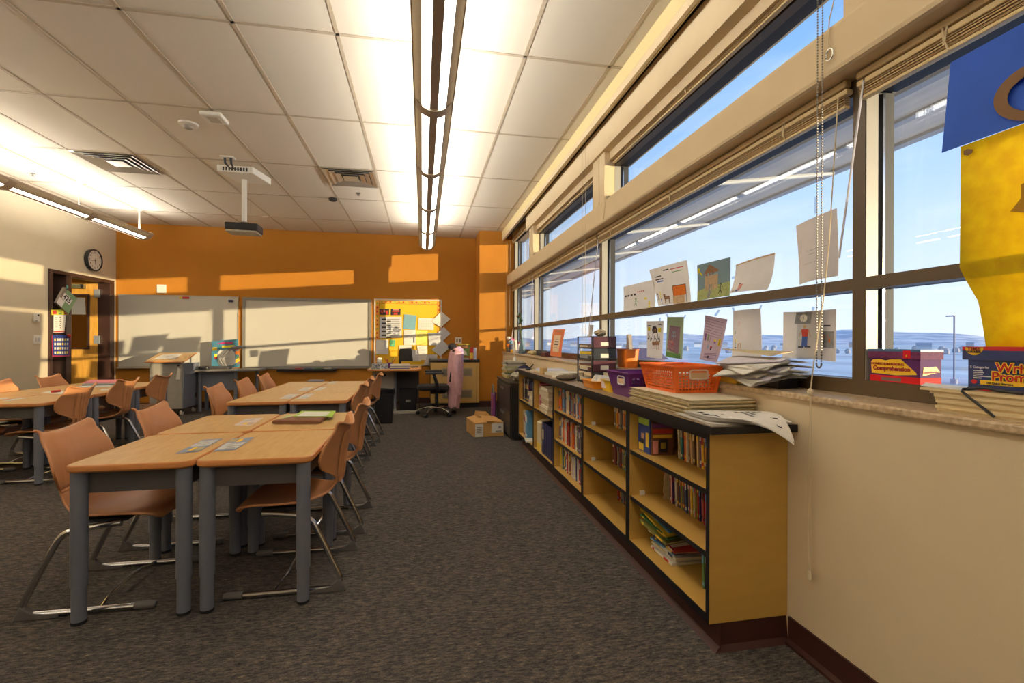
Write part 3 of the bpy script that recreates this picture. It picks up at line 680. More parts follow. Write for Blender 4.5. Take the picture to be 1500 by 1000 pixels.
for dx in (-.03, .03):
    MB().tube([(-2.045+dx,5.49,ZC-.01),(-2.045+dx,5.50,ZC-.06),(-2.04+dx*.6,5.58,ZC-.085),(-2.02,5.70,ZC-.055),(-2.02,5.736,ZC-.04)], [.014,.012,.006,.006,.006], 8).build('cable', M_black, t, smooth=True)
# ================================================================ whiteboards, bulletin board, wall fittings
M_wb = mat('whiteboard_enamel', (194,190,178), .3, noise=.01, scale=4)
M_fgrey = mat('grey_board_frame', (128,124,116), .45)
def wallboard(name, x0, x1, z0, z1, lab, cat, fm, face, fw=.03, proud=.03):
    t = thing(name, lab, cat, ((x0+x1)/2, YB-proud/2, z0))
    MB().box(x0+fw, x1-fw, YB-proud*.6, YB-.001, z0+fw, z1-fw).build('writing_surface', face, t)
    mb = MB(); mb.box(x0,x0+fw,YB-proud,YB-.001,z0,z1).box(x1-fw,x1,YB-proud,YB-.001,z0,z1).box(x0+fw,x1-fw,YB-proud,YB-.001,z0,z0+fw).box(x0+fw,x1-fw,YB-proud,YB-.001,z1-fw,z1)
    mb.build('frame', fm, t); return t
wb = wallboard('whiteboard', -4.985, -3.15, .705, 1.923, 'plain whiteboard with magnets beside the door', 'whiteboard', mat('aluminium_frame',(178,170,152),.4,.3), M_wb, .018, .02)
mb = MB(); mb.prism([(-4.985,YB-.07,.70),(-4.985,YB-.02,.705),(-4.985,YB-.02,.69),(-4.985,YB-.07,.688)], (1.83,0,0)); mb.build('pen_tray', mat('aluminium_frame',(178,170,152)), wb)
sb = wallboard('interactive_whiteboard', -3.075, -.92, .66, 1.912, 'grey framed interactive whiteboard in the middle of the orange wall', 'whiteboard', M_fgrey, M_wb, .045, .05)
mb = MB(); mb.prism([(-2.50,YB-.13,.655),(-2.50,YB-.04,.665),(-2.50,YB-.04,.615),(-2.50,YB-.11,.62)], (.98,0,0)); mb.build('pen_tray', mat('dark_grey_plastic',(62,60,60),.5), sb)
for k, c in enumerate(((180,40,36),(40,60,120),(70,120,60),(190,190,180))): MB().tube([(-2.2+k*.16,YB-.10,.668),(-2.08+k*.16,YB-.10,.668)], .008, 8).build('marker_pen', plain(c), sb, smooth=True)
for x, z, c, lab, w in ((-4.05,1.885,(222,190,50),'small yellow magnet at the top of the plain whiteboard',.035), (-3.97,1.885,(176,36,32),'red clip magnet at the top of the plain whiteboard',.10), (-3.27,1.845,(36,44,96),'blue magnet at the upper right of the plain whiteboard',.075)):
    solo(MB().box(x-w/2,x+w/2,YB-.035,YB-.0125,z-.02,z+.02), 'magnet', plain(c), lab, 'magnet', bevel=.006)
solo(MB().box(-4.415,-4.275,YB-.03,YB,1.955,2.10), 'wall_speaker', M_white, 'small square white box on the orange wall above the plain whiteboard', 'wall box', bevel=.01)
t = thing('wall_outlet', 'white double outlet plate on the orange wall above the unit ventilator', 'outlet', (.667,YB,1.115))
MB().box(.605,.73,YB-.008,YB,1.115,1.232).build('plate', M_white, t, bevel=.002)
for x in (.64,.695): MB().box(x-.014,x+.014,YB-.0095,YB-.008,1.14,1.207).build('socket', mat('brown_plastic',(120,104,84),.5), t)  # sockets in a darker brown than the plate
# bulletin board
M_yel = mat('bright_yellow_backing', (228,180,30), .75, noise=.03, scale=5)
bx0, bx1, bz0, bz1 = -.872, .352, .70, 1.932
bb = wallboard('bulletin_board', bx0, bx1, bz0, bz1, 'yellow bulletin board covered with pinned papers', 'bulletin board', mat('pale_board_frame',(206,198,184),.45), M_yel, .022, .025)
M_bord = mat('orange_leaf_border', (236,146,38), .7, scale=12, rgb2=(244,190,60))
mb = MB(); yy = YB-.0165; B = bx0+.022, bx1-.022, bz0+.022, bz1-.022
mb.box(B[0],B[0]+.065,yy-.001,yy,B[2],B[3]).box(B[1]-.065,B[1],yy-.001,yy,B[2],B[3]).box(B[0]+.065,B[1]-.065,yy-.001,yy,B[3]-.065,B[3])
mb.build('border_strip', M_bord, bb)
mb = MB(); q = Vector((0,-1,0)); rr = random.Random(3)
def leaf(x, z, s):
    a = rr.random()*6; return [(x+s*math.cos(a+k*PI/3)*(1 if k%2 else .6), yy-.0016, z+s*math.sin(a+k*PI/3)*(1 if k%2 else .6)) for k in range(6)]
for k in range(15): mb.m = 0 if k%3 else 1; mb.poly(leaf(B[0]+.032, B[3]-.06-k*.078, .022))
for k in range(13): mb.m = 0 if k%3 else 1; mb.poly(leaf(B[0]+.11+k*.078, B[3]-.032, .022))
for k in range(4): mb.m = 0; mb.poly(leaf(B[1]-.032, B[3]-.09-k*.08, .02))
mb.build('border_leaves', [plain((196,58,30)), plain((150,180,50))], bb)
mb = MB(); mb.box(B[0]+.063,B[0]+.067,yy-.0015,yy,B[2],B[3]).box(B[1]-.067,B[1]-.063,yy-.0015,yy,B[2],B[3]).box(B[0]+.063,B[1]-.063,yy-.0015,yy,B[3]-.067,B[3]-.063); mb.build('border_line', plain((92,44,44)), bb)
YP = [0]
def pinned(pts, m, lab, marks=(), extra=(), lift=None, name='pinned_paper', cat='paper'):
    """pts UL,UR,LR,LL as pixels of the sheet lying on the board"""
    YP[0] += 1; y = YB-.020-.0012*YP[0]
    return sheet(name, [at_y(u, v, y) for u, v in pts], [m, M_ink, M_gray_ink] + list(extra), lab, cat, 'papers pinned on the yellow board', marks, n=Vector((0,-1,0)), cup=.003, nu=5, nv=5)
W = M_paper; Wg = mat('greyish_paper', (204,204,204), .8, noise=.02)
pinned([(556,452.3),(570,452.3),(570,461),(556.5,461)], P_['dk'], 'left small dark photo card at the top of the yellow board', [(3,rect(.1,.2,.35,.8)),(4,rect(.4,.15,.6,.6)),(3,rect(.65,.3,.9,.9))], (P_['red'],P_['pnk']), name='photo_card', cat='photo')
pinned([(573,452.3),(587,452.3),(586.5,461.4),(572.5,461.4)], P_['dk'], 'right small dark photo card at the top of the yellow board', [(3,rect(.15,.3,.85,.5)),(3,rect(.3,.6,.7,.95)),(4,rect(.2,.1,.8,.22))], (P_['red'],P_['pnk']), name='photo_card', cat='photo')
pinned([(556,464),(588.5,464),(588.5,494.5),(556,495)], Wg, 'large white schedule with black headings on the yellow board', sum([[(1,rect(.10,.08+i*.19,.30,.15+i*.19)),(1,rect(.32,.18+i*.19,.52,.235+i*.19)),(2,rect(.34,.10+i*.19,.92,.135+i*.19)),(2,rect(.55,.19+i*.19,.9,.22+i*.19))] for i in range(5)], []))
pinned([(592.5,460),(610,462),(608,483),(590.5,481.5)], mat('blue_grey_sheet',(120,166,176),.8,noise=.03), 'blue grey tilted sheet on the yellow board', strokes(2,6,.1,.8,.15,.7))
pinned([(592,483),(609,483),(609,505),(592,505)], W, 'white lined sheet with dark column under the blue grey sheet', strokes(2,8,.08,.9,.1,.6)+[(1,rect(.78,.5,.9,.85))])
pinned([(609.8,483.5),(626.5,484),(626,505),(609.5,505)], mat('pale_yellow_sheet',(238,228,110),.8,noise=.03), 'pale yellow sheet in the middle of the yellow board', strokes(2,8,.08,.9,.12,.8,.008))
pinned([(613,465.5),(636,466),(635,483),(613,482.5)], W, 'white calendar grid sheet high on the yellow board', [(2,rect(.05,.15+i*.15,.95,.16+i*.15)) for i in range(6)]+[(2,rect(.05+i*.15,.15,.055+i*.15,.9)) for i in range(7)])
pinned([(551,497.5),(569,497.5),(568.5,519),(551,518.5)], Wg, 'grey white form at the lower left of the yellow board', [(3,rect(.06,.08,.62,.68))]+strokes(2,4,.68,.95,.1,.6), (W,))
pinned([(571.5,497.5),(579,497.5),(578.5,507.5),(570.8,507)], mat('green_note',(106,178,128),.8,noise=.03), 'small green note on the yellow board', strokes(1,3,.1,.8,.2,.7))
pinned([(585,505.5),(603,505.5),(603,522),(585,521)], W, 'white sheet behind the black screen on the yellow board', strokes(2,3,.1,.8,.1,.3))
pinned([(603,512),(617,512),(616,529),(603,529)], Wg, 'white list sheet right of the black screen', strokes(2,9,.3,.9,.08,.9,.015))
pinned([(611,506),(626,506),(625.5,527),(614,527)], W, 'white sheet overlapping the list sheet on the yellow board', strokes(2,10,.15,.85,.1,.85,.01))
pinned([(626,519),(640.5,519),(640,535),(620,535)], mat('dull_white_sheet',(196,192,186),.8), 'white scribbled sheet at the lower right of the yellow board', [(1,[(.3,.3),(.32,.28),(.7,.8),(.68,.82)])])  # slightly darker white than the other sheets
pinned([(627,487),(648,488),(648,505.5),(628.5,505.5)], Wg, 'white text sheet at the right edge of the yellow board', strokes(2,8,.08,.92,.1,.55,.012))
pinned([(646.5,456),(659.5,467.2),(646,479.5),(632,470.5)], W, 'topmost of the three white diamond turned sheets at the board edge', strokes(2,7,.55,.95,.1,.9,.01))
pinned([(650,478.5),(659.5,488.5),(649,498.5),(640,489)], Wg, 'middle one of the three white diamond turned sheets at the board edge', strokes(2,7,.3,.95,.1,.9,.012))
pinned([(648.5,498),(659,509),(645,521.5),(632,512)], Wg, 'lowest of the three white diamond turned sheets at the board edge', strokes(2,8,.1,.9,.15,.9,.012))
# ---------------------------------------------------------------- clock, thermostat, switch
t = thing('wall_clock', 'round black rimmed wall clock on the cream wall', 'clock', (XL+.03,8.357,2.24))
cy, cz = 8.357, 2.393
def disc(x, r, n=36, r2=0): return [(x, cy+r*math.cos(2*PI*k/n), cz+r*math.sin(2*PI*k/n)) for k in range(n)]
mb = MB(); A = [disc(XL+.0,.165),disc(XL+.05,.172),disc(XL+.058,.165),disc(XL+.05,.148)]
mb.add([p for q in A for p in q], [(i*36+k,i*36+(k+1)%36,(i+1)*36+(k+1)%36,(i+1)*36+k) for i in range(3) for k in range(36)]); mb.build('rim', M_black, t, smooth=True)
mb = MB(); mb.poly(disc(XL+.046,.15)); mb.build('dial', mat('clock_dial',(222,212,196),.6,noise=.02), t)
for k in range(1, 13):
    a = PI/2 - k*PI/6        # seen from the room, +y runs to the right
    lettering('numeral', str(k), (XL+.047, cy+.118*math.cos(a), cz+.118*math.sin(a)), (0,1,0), (0,0,1), .042, M_ink, t, .0006, lift=.0008)
for nm, a, l, wd in (('hour_hand', math.radians(90-172), .075, .006), ('minute_hand', math.radians(90-260), .112, .004)):
    d = Vector((0, math.cos(a), math.sin(a))); nn = Vector((0,-d.z,d.y)); c = Vector((XL+.050, cy, cz)); mb = MB()
    mb.prism([c-d*.02-nn*wd, c-d*.02+nn*wd, c+d*l+nn*wd*.5, c+d*l-nn*wd*.5], (.0015,0,0)); mb.build(nm, M_ink, t)
t = thing('thermostat', 'small white thermostat on the cream wall above the light switch', 'thermostat', (XL+.02,7.28,1.40))
MB().box(XL,XL+.028,7.245,7.32,1.40,1.512).build('body', M_white, t, bevel=.006); MB().box(XL+.028,XL+.0295,7.285,7.31,1.475,1.50).build('display', M_ink, t); MB().box(XL+.028,XL+.0295,7.25,7.29,1.41,1.42).build('grille', M_gray_ink, t)
t = thing('light_switch', 'white double light switch plate on the cream wall beside the door', 'light switch', (XL,7.31,1.11))
MB().box(XL,XL+.007,7.25,7.38,1.105,1.225).build('plate', M_white, t, bevel=.002)
for y in (7.29,7.34): MB().box(XL+.007,XL+.012,y-.012,y+.012,1.14,1.19).build('rocker', mat('switch_grey',(196,196,196),.4), t)
# tall cabinet at the frame edge
t = thing('storage_cabinet', 'tall cream storage cabinet against the left wall', 'cabinet', (-4.77,5.0,0))
mb = MB(); mb.box(XL+.003,-4.52,3.9,6.05,.10,2.35); mb.build('body', mat('cream_laminate',(214,190,134),.5,noise=.03), t)
MB().box(XL+.01,-4.56,3.92,6.03,0,.10).build('base', M_base, t)
for k in range(3): MB().box(-4.52,-4.50,3.905+k*.717,4.605+k*.717,.105,2.345).build('cabinet_door', mat('cream_laminate',(214,190,134)), t, bevel=.003)
# ---------------------------------------------------------------- doorway, sidelight, open door, corridor
M_dk = mat('dark_brown_door_frame', (62,40,32), .45, noise=.04)
t = thing('door_1', 'dark brown door frame with sidelight and an open yellow wood door', 'door', (XL,8.2,0)); t['kind'] = 'structure'
x0, x1 = XL-.15, XL+.025
mb = MB(); mb.box(x0,x1,DY0,DY0+.055,0,DZ).box(x0,x1,DY1-.13,DY1-.02,0,DZ).box(x0,x1,DY0+.055,DY1-.13,DZ-.05,DZ).box(x0,x1,7.80,7.905,0,DZ-.05).box(x0,x1,DY0+.055,7.80,0,.12)
mb.build('door_frame', M_dk, t, bevel=.004)
MB().box(XL-.075,XL-.068,DY0+.055,7.80,.12,DZ-.05).build('glass_pane', M_glass, t)
M_wood = mat('yellow_maple_veneer', (218,164,76), .4, scale=4, rgb2=(204,148,62), stretch=(8,8,1))
HY = 8.74
lf = MB(); X0, X1 = XL-.15-.86, XL-.15; wx0, wx1, wz0, wz1 = X0+.12, X1-.13, 1.04, 1.87
for a in ((X0,X1,.01,wz0),(X0,X1,wz1,2.08)): lf.box(a[0],a[1],HY,HY+.045,a[2],a[3])
lf.box(X0,wx0,HY,HY+.045,wz0,wz1).box(wx1,X1,HY,HY+.045,wz0,wz1); leaf_o = lf.build('door_leaf', M_wood, t)
mb = MB(); f = .03; mb.box(wx0-f,wx0,HY-.012,HY+.057,wz0-f,wz1+f).box(wx1,wx1+f,HY-.012,HY+.057,wz0-f,wz1+f).box(wx0,wx1,HY-.012,HY+.057,wz1,wz1+f).box(wx0,wx1,HY-.012,HY+.057,wz0-f,wz0); mb.build('vision_frame', M_dk, leaf_o)
MB().box(wx0,wx1,HY+.02,HY+.026,wz0,wz1).build('glass_pane', M_glass, leaf_o)
MB().box(X0+.30,X1-.20,HY-.06,HY,1.985,2.05).build('door_closer', mat('olive_grey_metal',(108,108,84),.4,.4), leaf_o, bevel=.008)
MB().box(X1-.20,X1-.155,HY-.06,HY,1.985,2.05).build('closer_arm', M_steel, leaf_o)
for z in (1.85, 1.10, .25): MB().box(X1-.035,X1+.04,HY-.013,HY+.01,z,z+.13).build('hinge', mat('silver_hinge',(190,196,200),.35,.6), t)
solo(MB().prism([(X1-.50,HY-.013,1.57),(X1-.15,HY-.013,1.57),(X1-.16,HY-.013,1.84),(X1-.50,HY-.013,1.84)],(0,.0008,0)), 'door_poster', M_paper, 'white poster taped on the vision panel of the open door', 'poster')
mb = MB(); mb.box(-8.2,-8.06,2.5,12.2,0,ZC)
struct(mb.build('wall_corridor', mat('corridor_tan',(196,150,84),.8,noise=.02)), 'tan corridor wall opposite the classroom door', 'wall')
mb = MB(); mb.box(-8.06,XL-.14,11.2,11.34,0,ZC); struct(mb.build('wall_corridor', M_orange), 'orange end wall of the corridor', 'wall')
mb = MB(); mb.box(-8.06,XL-.14,2.5,2.64,0,ZC); struct(mb.build('wall_corridor', M_cream), 'cream end wall of the corridor', 'wall')
mb = MB(); mb.box(XL-.14,XL,YB+.14,11.3,0,ZC); struct(mb.build('wall_corridor', M_cream), 'cream corridor wall behind the orange wall', 'wall')
t = thing('corridor_fill_light', 'unseen light panel added to brighten the corridor', 'ceiling light', (-6.6,8,ZC-.04))  # lamp added out of sight to light the corridor
MB().box(-6.9,-6.3,7.2,8.8,ZC-.042,ZC-.002).build('housing', M_white, t); MB().box(-6.88,-6.32,7.22,8.78,ZC-.046,ZC-.0425).build('diffuser', emis('corridor_fill_glow',(1,.86,.62),CORR), t)
# things hung on the sidelight mullion
XS = x1 + .003
def hung(pts, mats, lab, marks=(), name='door_notice', dx=0, cup=.006, cat='notice'):
    return sheet(name, [at_x(u, v, XS+dx) for u, v in pts], mats, lab, cat, None, marks, n=Vector((1,0,0)), cup=cup, nu=6, nv=6)
hung([(74.5,453.5),(100,453.5),(99.5,460.8),(75,461.2)], [plain((206,196,60)), P_['red'], P_['yel'], plain((96,150,60))], 'yellow green strip with red apples above the white list on the door frame', [(1,rect(.06,.15,.28,.85)),(3,rect(.38,.1,.58,.9)),(2,rect(.42,.3,.55,.7)),(1,rect(.72,.15,.95,.9))])
hung([(78,461.2),(96.5,461.2),(94,486.5),(78,487.5)], [M_paper, M_ink, P_['red']], 'white name list hanging on the door frame', [(1,rect(.08,.12+i*.11,.3,.135+i*.11)) for i in range(7)]+[(1,rect(.45+.06*(i%2),.1+i*.12,.58,.14+i*.12)) for i in range(6)]+[(2,rect(0,.9,1,.97))], dx=.002)
cal = hung([(74.8,490.5),(103,490.5),(101.5,522),(75.6,522.3)], [plain((38,58,132)), plain((236,226,196)), plain((160,44,66)), plain((226,196,60))], 'blue calendar pocket chart with rows of white cards on the door frame', [(2,rect(0,0,.05,1)),(2,rect(.95,0,1,1)),(2,rect(0,.94,1,1))]+[(1 if (i+j)%4 else 3, rect(.12+i*.135,.16+j*.2,.21+i*.135,.27+j*.2)) for i in range(6) for j in range(4)], name='pocket_chart', cat='chart', dx=.003)
t = thing('hanging_folder', 'green folder bag marked with number 425 hanging at a tilt on the door frame', 'folder', at_x(98,460,XS+.03))
d0 = XS+.035
C = [at_x(u,v,d0) for u, v in ((95,420.5),(113,437),(100,459.5),(82.5,443))]
mb = MB(); mb.m = 0; mb.prism(C, (-.03,0,0))
def inq(c, u, v, l=.001): return c[0]*(1-u)*(1-v)+c[1]*u*(1-v)+c[2]*u*v+c[3]*(1-u)*v + Vector((l,0,0))
for mi, r_ in ((1,(.18,.0,1,1)),(2,(.0,.62,.42,1)),(2,(.14,.26,.78,.60))): mb.m = mi; mb.poly([inq(C,u,v,.001*mi) for u, v in rect(*r_)])
mb.build('pouch', [mat('clear_grey_plastic',(134,118,102),.4), plain((122,154,112)), plain((226,222,212))], t)
lettering('number_tag', '425', inq(C,.46,.43,.003), (C[1]-C[0]), (C[0]-C[3]), .10, M_ink, t, .003, lift=.001)
MB().tube([at_x(97,424,d0), at_x(99,421,d0-.01), at_x(98,418,XS)], .012, 8).build('hook', plain((60,110,100)), t)
solo(MB().ball(at_x(101,491.5,XS+.02), .025, 12, 8), 'red_bow', P_['red'], 'small red bow at the top corner of the blue pocket chart', 'bow')
# ================================================================ teacher's end of the room
M_lgrey = mat('light_grey_laminate', (150,144,132), .5, noise=.03); M_bgrey = mat('blue_grey_steel', (112,116,128), .5, noise=.03)
M_tgrey = mat('table_grey', (120,116,112), .5, noise=.03)
# lectern cart: local frame turned slightly
t = thing('lectern_cart', 'grey rolling lectern with a tilted wooden top in front of the plain whiteboard', 'lectern', (-3.85,8.28,0))
lx0, lx1, ly0, ly1 = -4.08, -3.63, 8.06, 8.50
MB().box(lx0,lx1,ly0,ly1,.11,.80).build('body', M_lgrey, t, bevel=.004)
MB().box(lx1,lx1+.012,ly0+.01,ly1+.10,.11,.80).build('side_panel', M_bgrey, t)
mb = top_slab(-.27,.27,-.23,.23,0,.02,.02); Mx = Matrix.Translation(((lx0+lx1)/2+.0,(ly0+ly1)/2-.06,.88)) @ Matrix.Rotation(math.radians(16),4,'X'); mb.v = [Mx @ p for p in mb.v]
mb.build('tilted_top', [M_top, M_edge], t)
for x in (lx0+.06, lx1-.06): MB().tube([(x,ly1-.04,.795),(x,ly1-.04,.91)], .012, 8).build('top_support', M_bgrey, t, smooth=True)
MB().prism([(lx0+.02,ly0-.002,.80),(lx1-.02,ly0-.002,.80),(lx1-.02,ly0-.002,.845),(lx0+.02,ly0-.002,.845)], (0,.02,0)).build('pencil_rail', M_tgrey, t)
for x, y in ((lx0+.05,ly0+.05),(lx1-.03,ly0+.05),(lx0+.05,ly1-.05),(lx1-.03,ly1-.0)):
    c = MB().tube([(x-.013,y,.04),(x+.013,y,.04)], .04, 16).build('caster', mat('cream_caster',(206,200,184),.5), t, smooth=True)
    MB().box(x-.018,x+.018,y-.02,y+.02,.055,.11).build('caster_fork', M_black, c)
MB().tube([(lx1-.05,ly0-.002,.775),(lx1-.05,ly0-.02,.775)], .015, 12).build('knob', M_black, t, smooth=True)
solo(MB().prism([(lx1-.085,ly0-.004,.56),(lx1-.03,ly0-.004,.56),(lx1-.02,ly0-.004,.72),(lx1-.06,ly0-.004,.74)], (0,-.003,0)), 'paper_tag', M_paper, 'small white tag hanging on the front of the lectern', 'tag')
solo(MB().box(lx1+.012,lx1+.016,ly1-.06,ly1-.01,.24,.31), 'cart_lock', M_black, 'small black lock plate low on the lectern side', 'lock')
c = [Mx @ Vector(p) for p in ((-.17,.10,.021),(.10,.13,.021),(.10,-.10,.021),(-.20,-.12,.021))]
sheet('paper_sheet', c, [M_paper, M_gray_ink], 'white paper lying on the lectern top', 'paper', None, strokes(1,5,.1,.8,.2,.7,.02), n=Vector((0,-.27,.96)), cup=.002)
# side table with document camera
t = thing('side_table', 'long grey table beside the lectern below the whiteboards', 'table', (-3.1,8.6,0))
mb = MB(); mb.prism([(-3.60,8.36,.655),(-2.95,8.36,.655),(-2.66,8.52,.655),(-2.66,8.80,.655),(-3.60,8.80,.655)], (0,0,.03)); mb.build('tabletop', [M_tgrey], t, bevel=.006)
mb = MB(); mb.box(-3.58,-3.04,8.50,8.52,.34,.655); mb.build('modesty_panel', M_bgrey, t)
for x, y in ((-3.02,8.46),(-2.78,8.72),(-3.56,8.47),(-3.56,8.72)): MB().cyl((x,y,0), .027, .655, 16).build('leg', M_leg, t, smooth=True)
TT = .685
t = thing('document_camera', 'grey document camera with a bent arm on the side table', 'document camera', (-3.25,8.5,TT))
MB().box(-3.42,-3.12,8.42,8.60,TT,TT+.05).build('base', mat('dark_grey_plastic',(62,60,60)), t, bevel=.015)
MB().tube(catmull([(-3.20,8.56,TT+.05),(-3.27,8.56,TT+.17),(-3.24,8.56,TT+.22),(-3.13,8.56,TT+.34),(-3.06,8.56,TT+.36)],4), .02, 10).build('arm', M_tgrey, t, smooth=True)
MB().obox((-3.02,8.55,TT+.355), (.14,.06,.05), 0, 0, -.25).build('camera_head', M_tgrey, t, bevel=.012)
MB().obox((-3.50,8.46,TT+.03), (.13,.08,.05), .2).build('handset', M_black, t, bevel=.015)
c = [at_y(u, v, 8.66) for u, v in ((310.5,499.5),(348.5,496.5),(351.5,537.8),(310,537.8))]
sheet('poster_chart', c, [mat('teal_poster',(70,128,150),.6,noise=.03), M_paper, P_['magenta'], plain((236,226,60)), P_['red'], P_['org'], P_['grn'], P_['yel'], M_gray_ink], 'colourful chart with a white oval writing area leaning on the side table', 'poster', None,
    [(2,[(.15,.12),(.45,.06),(.8,.09),(.8,.16),(.4,.14)]),(3,rect(.38,.20,.85,.29)),(1,[(.3,.36),(.7,.34),(.84,.45),(.86,.85),(.75,.93),(.3,.95),(.22,.85),(.22,.45)]),(5,rect(.86,.42,1,.55)),(4,rect(.84,.35,.97,.39)),(7,rect(.02,.24,.2,.36)),(3,rect(.1,.5,.2,.6)),(4,rect(.1,.6,.2,.68)),(6,rect(.9,.6,1,.68)),(7,[(.86,.72),(1,.66),(1,.78),(.86,.86)]),(4,[(.9,.9),(1,.8),(1,.86)])]+strokes(8,9,.4,.75,.42,.82,.008), n=Vector((0,-1,0)))
solo(MB().box(-3.38,-2.98,8.38,8.415,TT,TT+.003), "paper_sheet", M_paper, "white paper in front of the document camera on the side table", "paper")
# teacher desk
t = thing('teacher_desk', 'wood topped desk with grey panels below the yellow board', 'desk', (-.42,8.0,0))
DZT = .715
mb = top_slab(-.86,-.02,7.60,8.80,DZT-.03,DZT,.16,n=8); mb.build('desktop', [M_top, M_edge], t)
MB().box(-.80,-.45,7.95,7.975,.30,DZT-.03).build('end_panel', M_lgrey, t); MB().box(-.45,-.06,8.30,8.32,.12,DZT-.03).build('modesty_panel', M_apron, t)
MB().cyl((-.44,7.93,.04), .02, DZT-.07, 12).build('post', M_bgrey, t, smooth=True); MB().cyl((-.14,8.45,.0), .02, DZT-.03, 12).build('post', M_bgrey, t, smooth=True)
MB().box(-.50,-.04,7.66,7.73,0,.05).build('foot_bar', M_lgrey, t, bevel=.01); MB().box(-.46,-.42,7.70,7.95,0,.05).build('foot_bar', M_lgrey, t)
for x in (-.73, -.60): MB().tube([(x,7.948,.60),(x,7.94,.60)], .022, 14).build('cable_grommet', M_black, t, smooth=True)
# things on the desk
t = thing('tissue_box', 'blue patterned tissue box with a white tissue on the teacher desk', 'tissue box', (-.67,7.80,DZT))
MB().box(-.79,-.55,7.74,7.86,DZT,DZT+.085).build('carton', mat('blue_floral_card',(48,66,118),.6,scale=42,rgb2=(206,208,196)), t)
MB().lathe((-.68,7.80,DZT+.083), [(.03,0),(.05,.03),(.035,.06),(.045,.09),(.01,.10)], 7).build('tissue', M_paper, t)
t = thing('pen_holder', 'pot of coloured pens and paper flowers behind the tissue box', 'pen holder', (-.53,7.97,DZT))
MB().cyl((-.53,7.97,DZT), .045, .09, 16).build('pot', P_['pur'], t, smooth=True)
for k in range(9):
    a = k*.7; c_ = (P_['red'],P_['yel'],P_['grn'],P_['magenta'],P_['dk'],P_['org'])[k%6]
    MB().tube([(-.53+.02*math.cos(a),7.97+.02*math.sin(a),DZT+.05),(-.53+.09*math.cos(a),7.97+.05*math.sin(a),DZT+.15+.015*(k%3))], .006, 6).build('pen', c_, t, smooth=True)
z = DZT
for k, (c_, th, lab) in enumerate((('blue',.012,'blue folder at the bottom of the desk paper pile'),('wht',.02,'white paper pack on the blue folder'),('gry',.012,'grey folder in the desk paper pile'),('wht',.025,'topmost white papers of the desk pile'))):
    solo(MB().obox((-.36,7.88,z+th/2), (.30,.22,th), .05*(k-1)), 'desk_papers', P_[c_], lab, 'paper stack', 'papers on the teacher desk'); z += th+.0006
solo(MB().obox((-.13,7.80,DZT+.006), (.16,.22,.011), .2), 'folder', plain((222,168,120)), 'peach folder at the right end of the teacher desk', 'folder')
solo(MB().obox((-.13,7.86,DZT+.022), (.12,.05,.02), .25), 'stapler', M_black, 'black stapler on the peach folder', 'stapler', bevel=.006)
t = thing('computer_screen', 'black computer screen on the teacher desk in front of the yellow board', 'screen', (-.40,8.3,DZT))
c = [at_y(u, v, 8.25) for u, v in ((585.3,510.5),(602.8,510),(605,528.5),(587.3,529))]
MB().prism(c, (0,.03,0)).build('panel', M_black, t, bevel=.004); MB().box(-.40,-.36,8.285,8.31,DZT,1.0).build('stand', M_black, t); MB().box(-.47,-.29,8.23,8.36,DZT,DZT+.012).build('stand_base', M_black, t, bevel=.004)
# swivel chair with pink jacket
t = thing('swivel_chair', 'black swivel chair with chrome star base turned towards the teacher desk', 'office chair', (.22,7.50,0))
cx, cy_ = .22, 7.50
for k in range(5):
    a = math.radians(20+72*k); d = Vector((math.cos(a), math.sin(a), 0)); c0 = Vector((cx,cy_,0))
    MB().tube([c0+Vector((0,0,.115)), c0+d*.14+Vector((0,0,.12)), c0+d*.30+Vector((0,0,.075))], [.022,.018,.014], 10).build('base_spoke', M_chrome, t, smooth=True)
    p = c0+d*.30; q = d.cross(Vector((0,0,1)))
    MB().tube([p+q*.025+Vector((0,0,.03)), p-q*.025+Vector((0,0,.03))], .03, 14).build('caster', M_black, t, smooth=True)
MB().cyl((cx,cy_,.10), .028, .26, 14).build('gas_lift', M_black, t, smooth=True)
MB().box(cx-.10,cx+.14,cy_-.10,cy_+.10,.34,.40).build('mechanism', M_black, t, bevel=.02)
M_cush = mat('black_fabric', (34,31,33), .9, noise=.1, bump=.1, bscale=300)
mb = top_slab(cx-.30,cx+.19,cy_-.23,cy_+.23,.40,.48,.12,e=.03,n=6); mb.build('seat', [M_cush, M_cush], t, smooth=True)
mb = MB(); mb.grid(lambda u, v: Vector((cx+.25+.05*v-.05*(2*u-1)**2, cy_-.15+.30*u, .52+.50*v)), 12, 10); mb.build('backrest', M_cush, t, smooth=True, solid=.05, off=0, bevel=.015)
MB().tube([(cx+.13,cy_,.37),(cx+.27,cy_,.42),(cx+.31,cy_,.62)], .022, 10).build('back_post', M_black, t, smooth=True)
for s in (-1, 1):
    MB().tube([(cx+.02,cy_+s*.24,.40),(cx+.0,cy_+s*.265,.50),(cx-.05,cy_+s*.265,.66)], [.025,.028,.022], 10).build('arm_post', M_black, t, smooth=True)
    MB().box(cx-.18,cx+.10,cy_+s*.265-.04,cy_+s*.265+.04,.66,.695).build('armrest', M_black, t, bevel=.015)
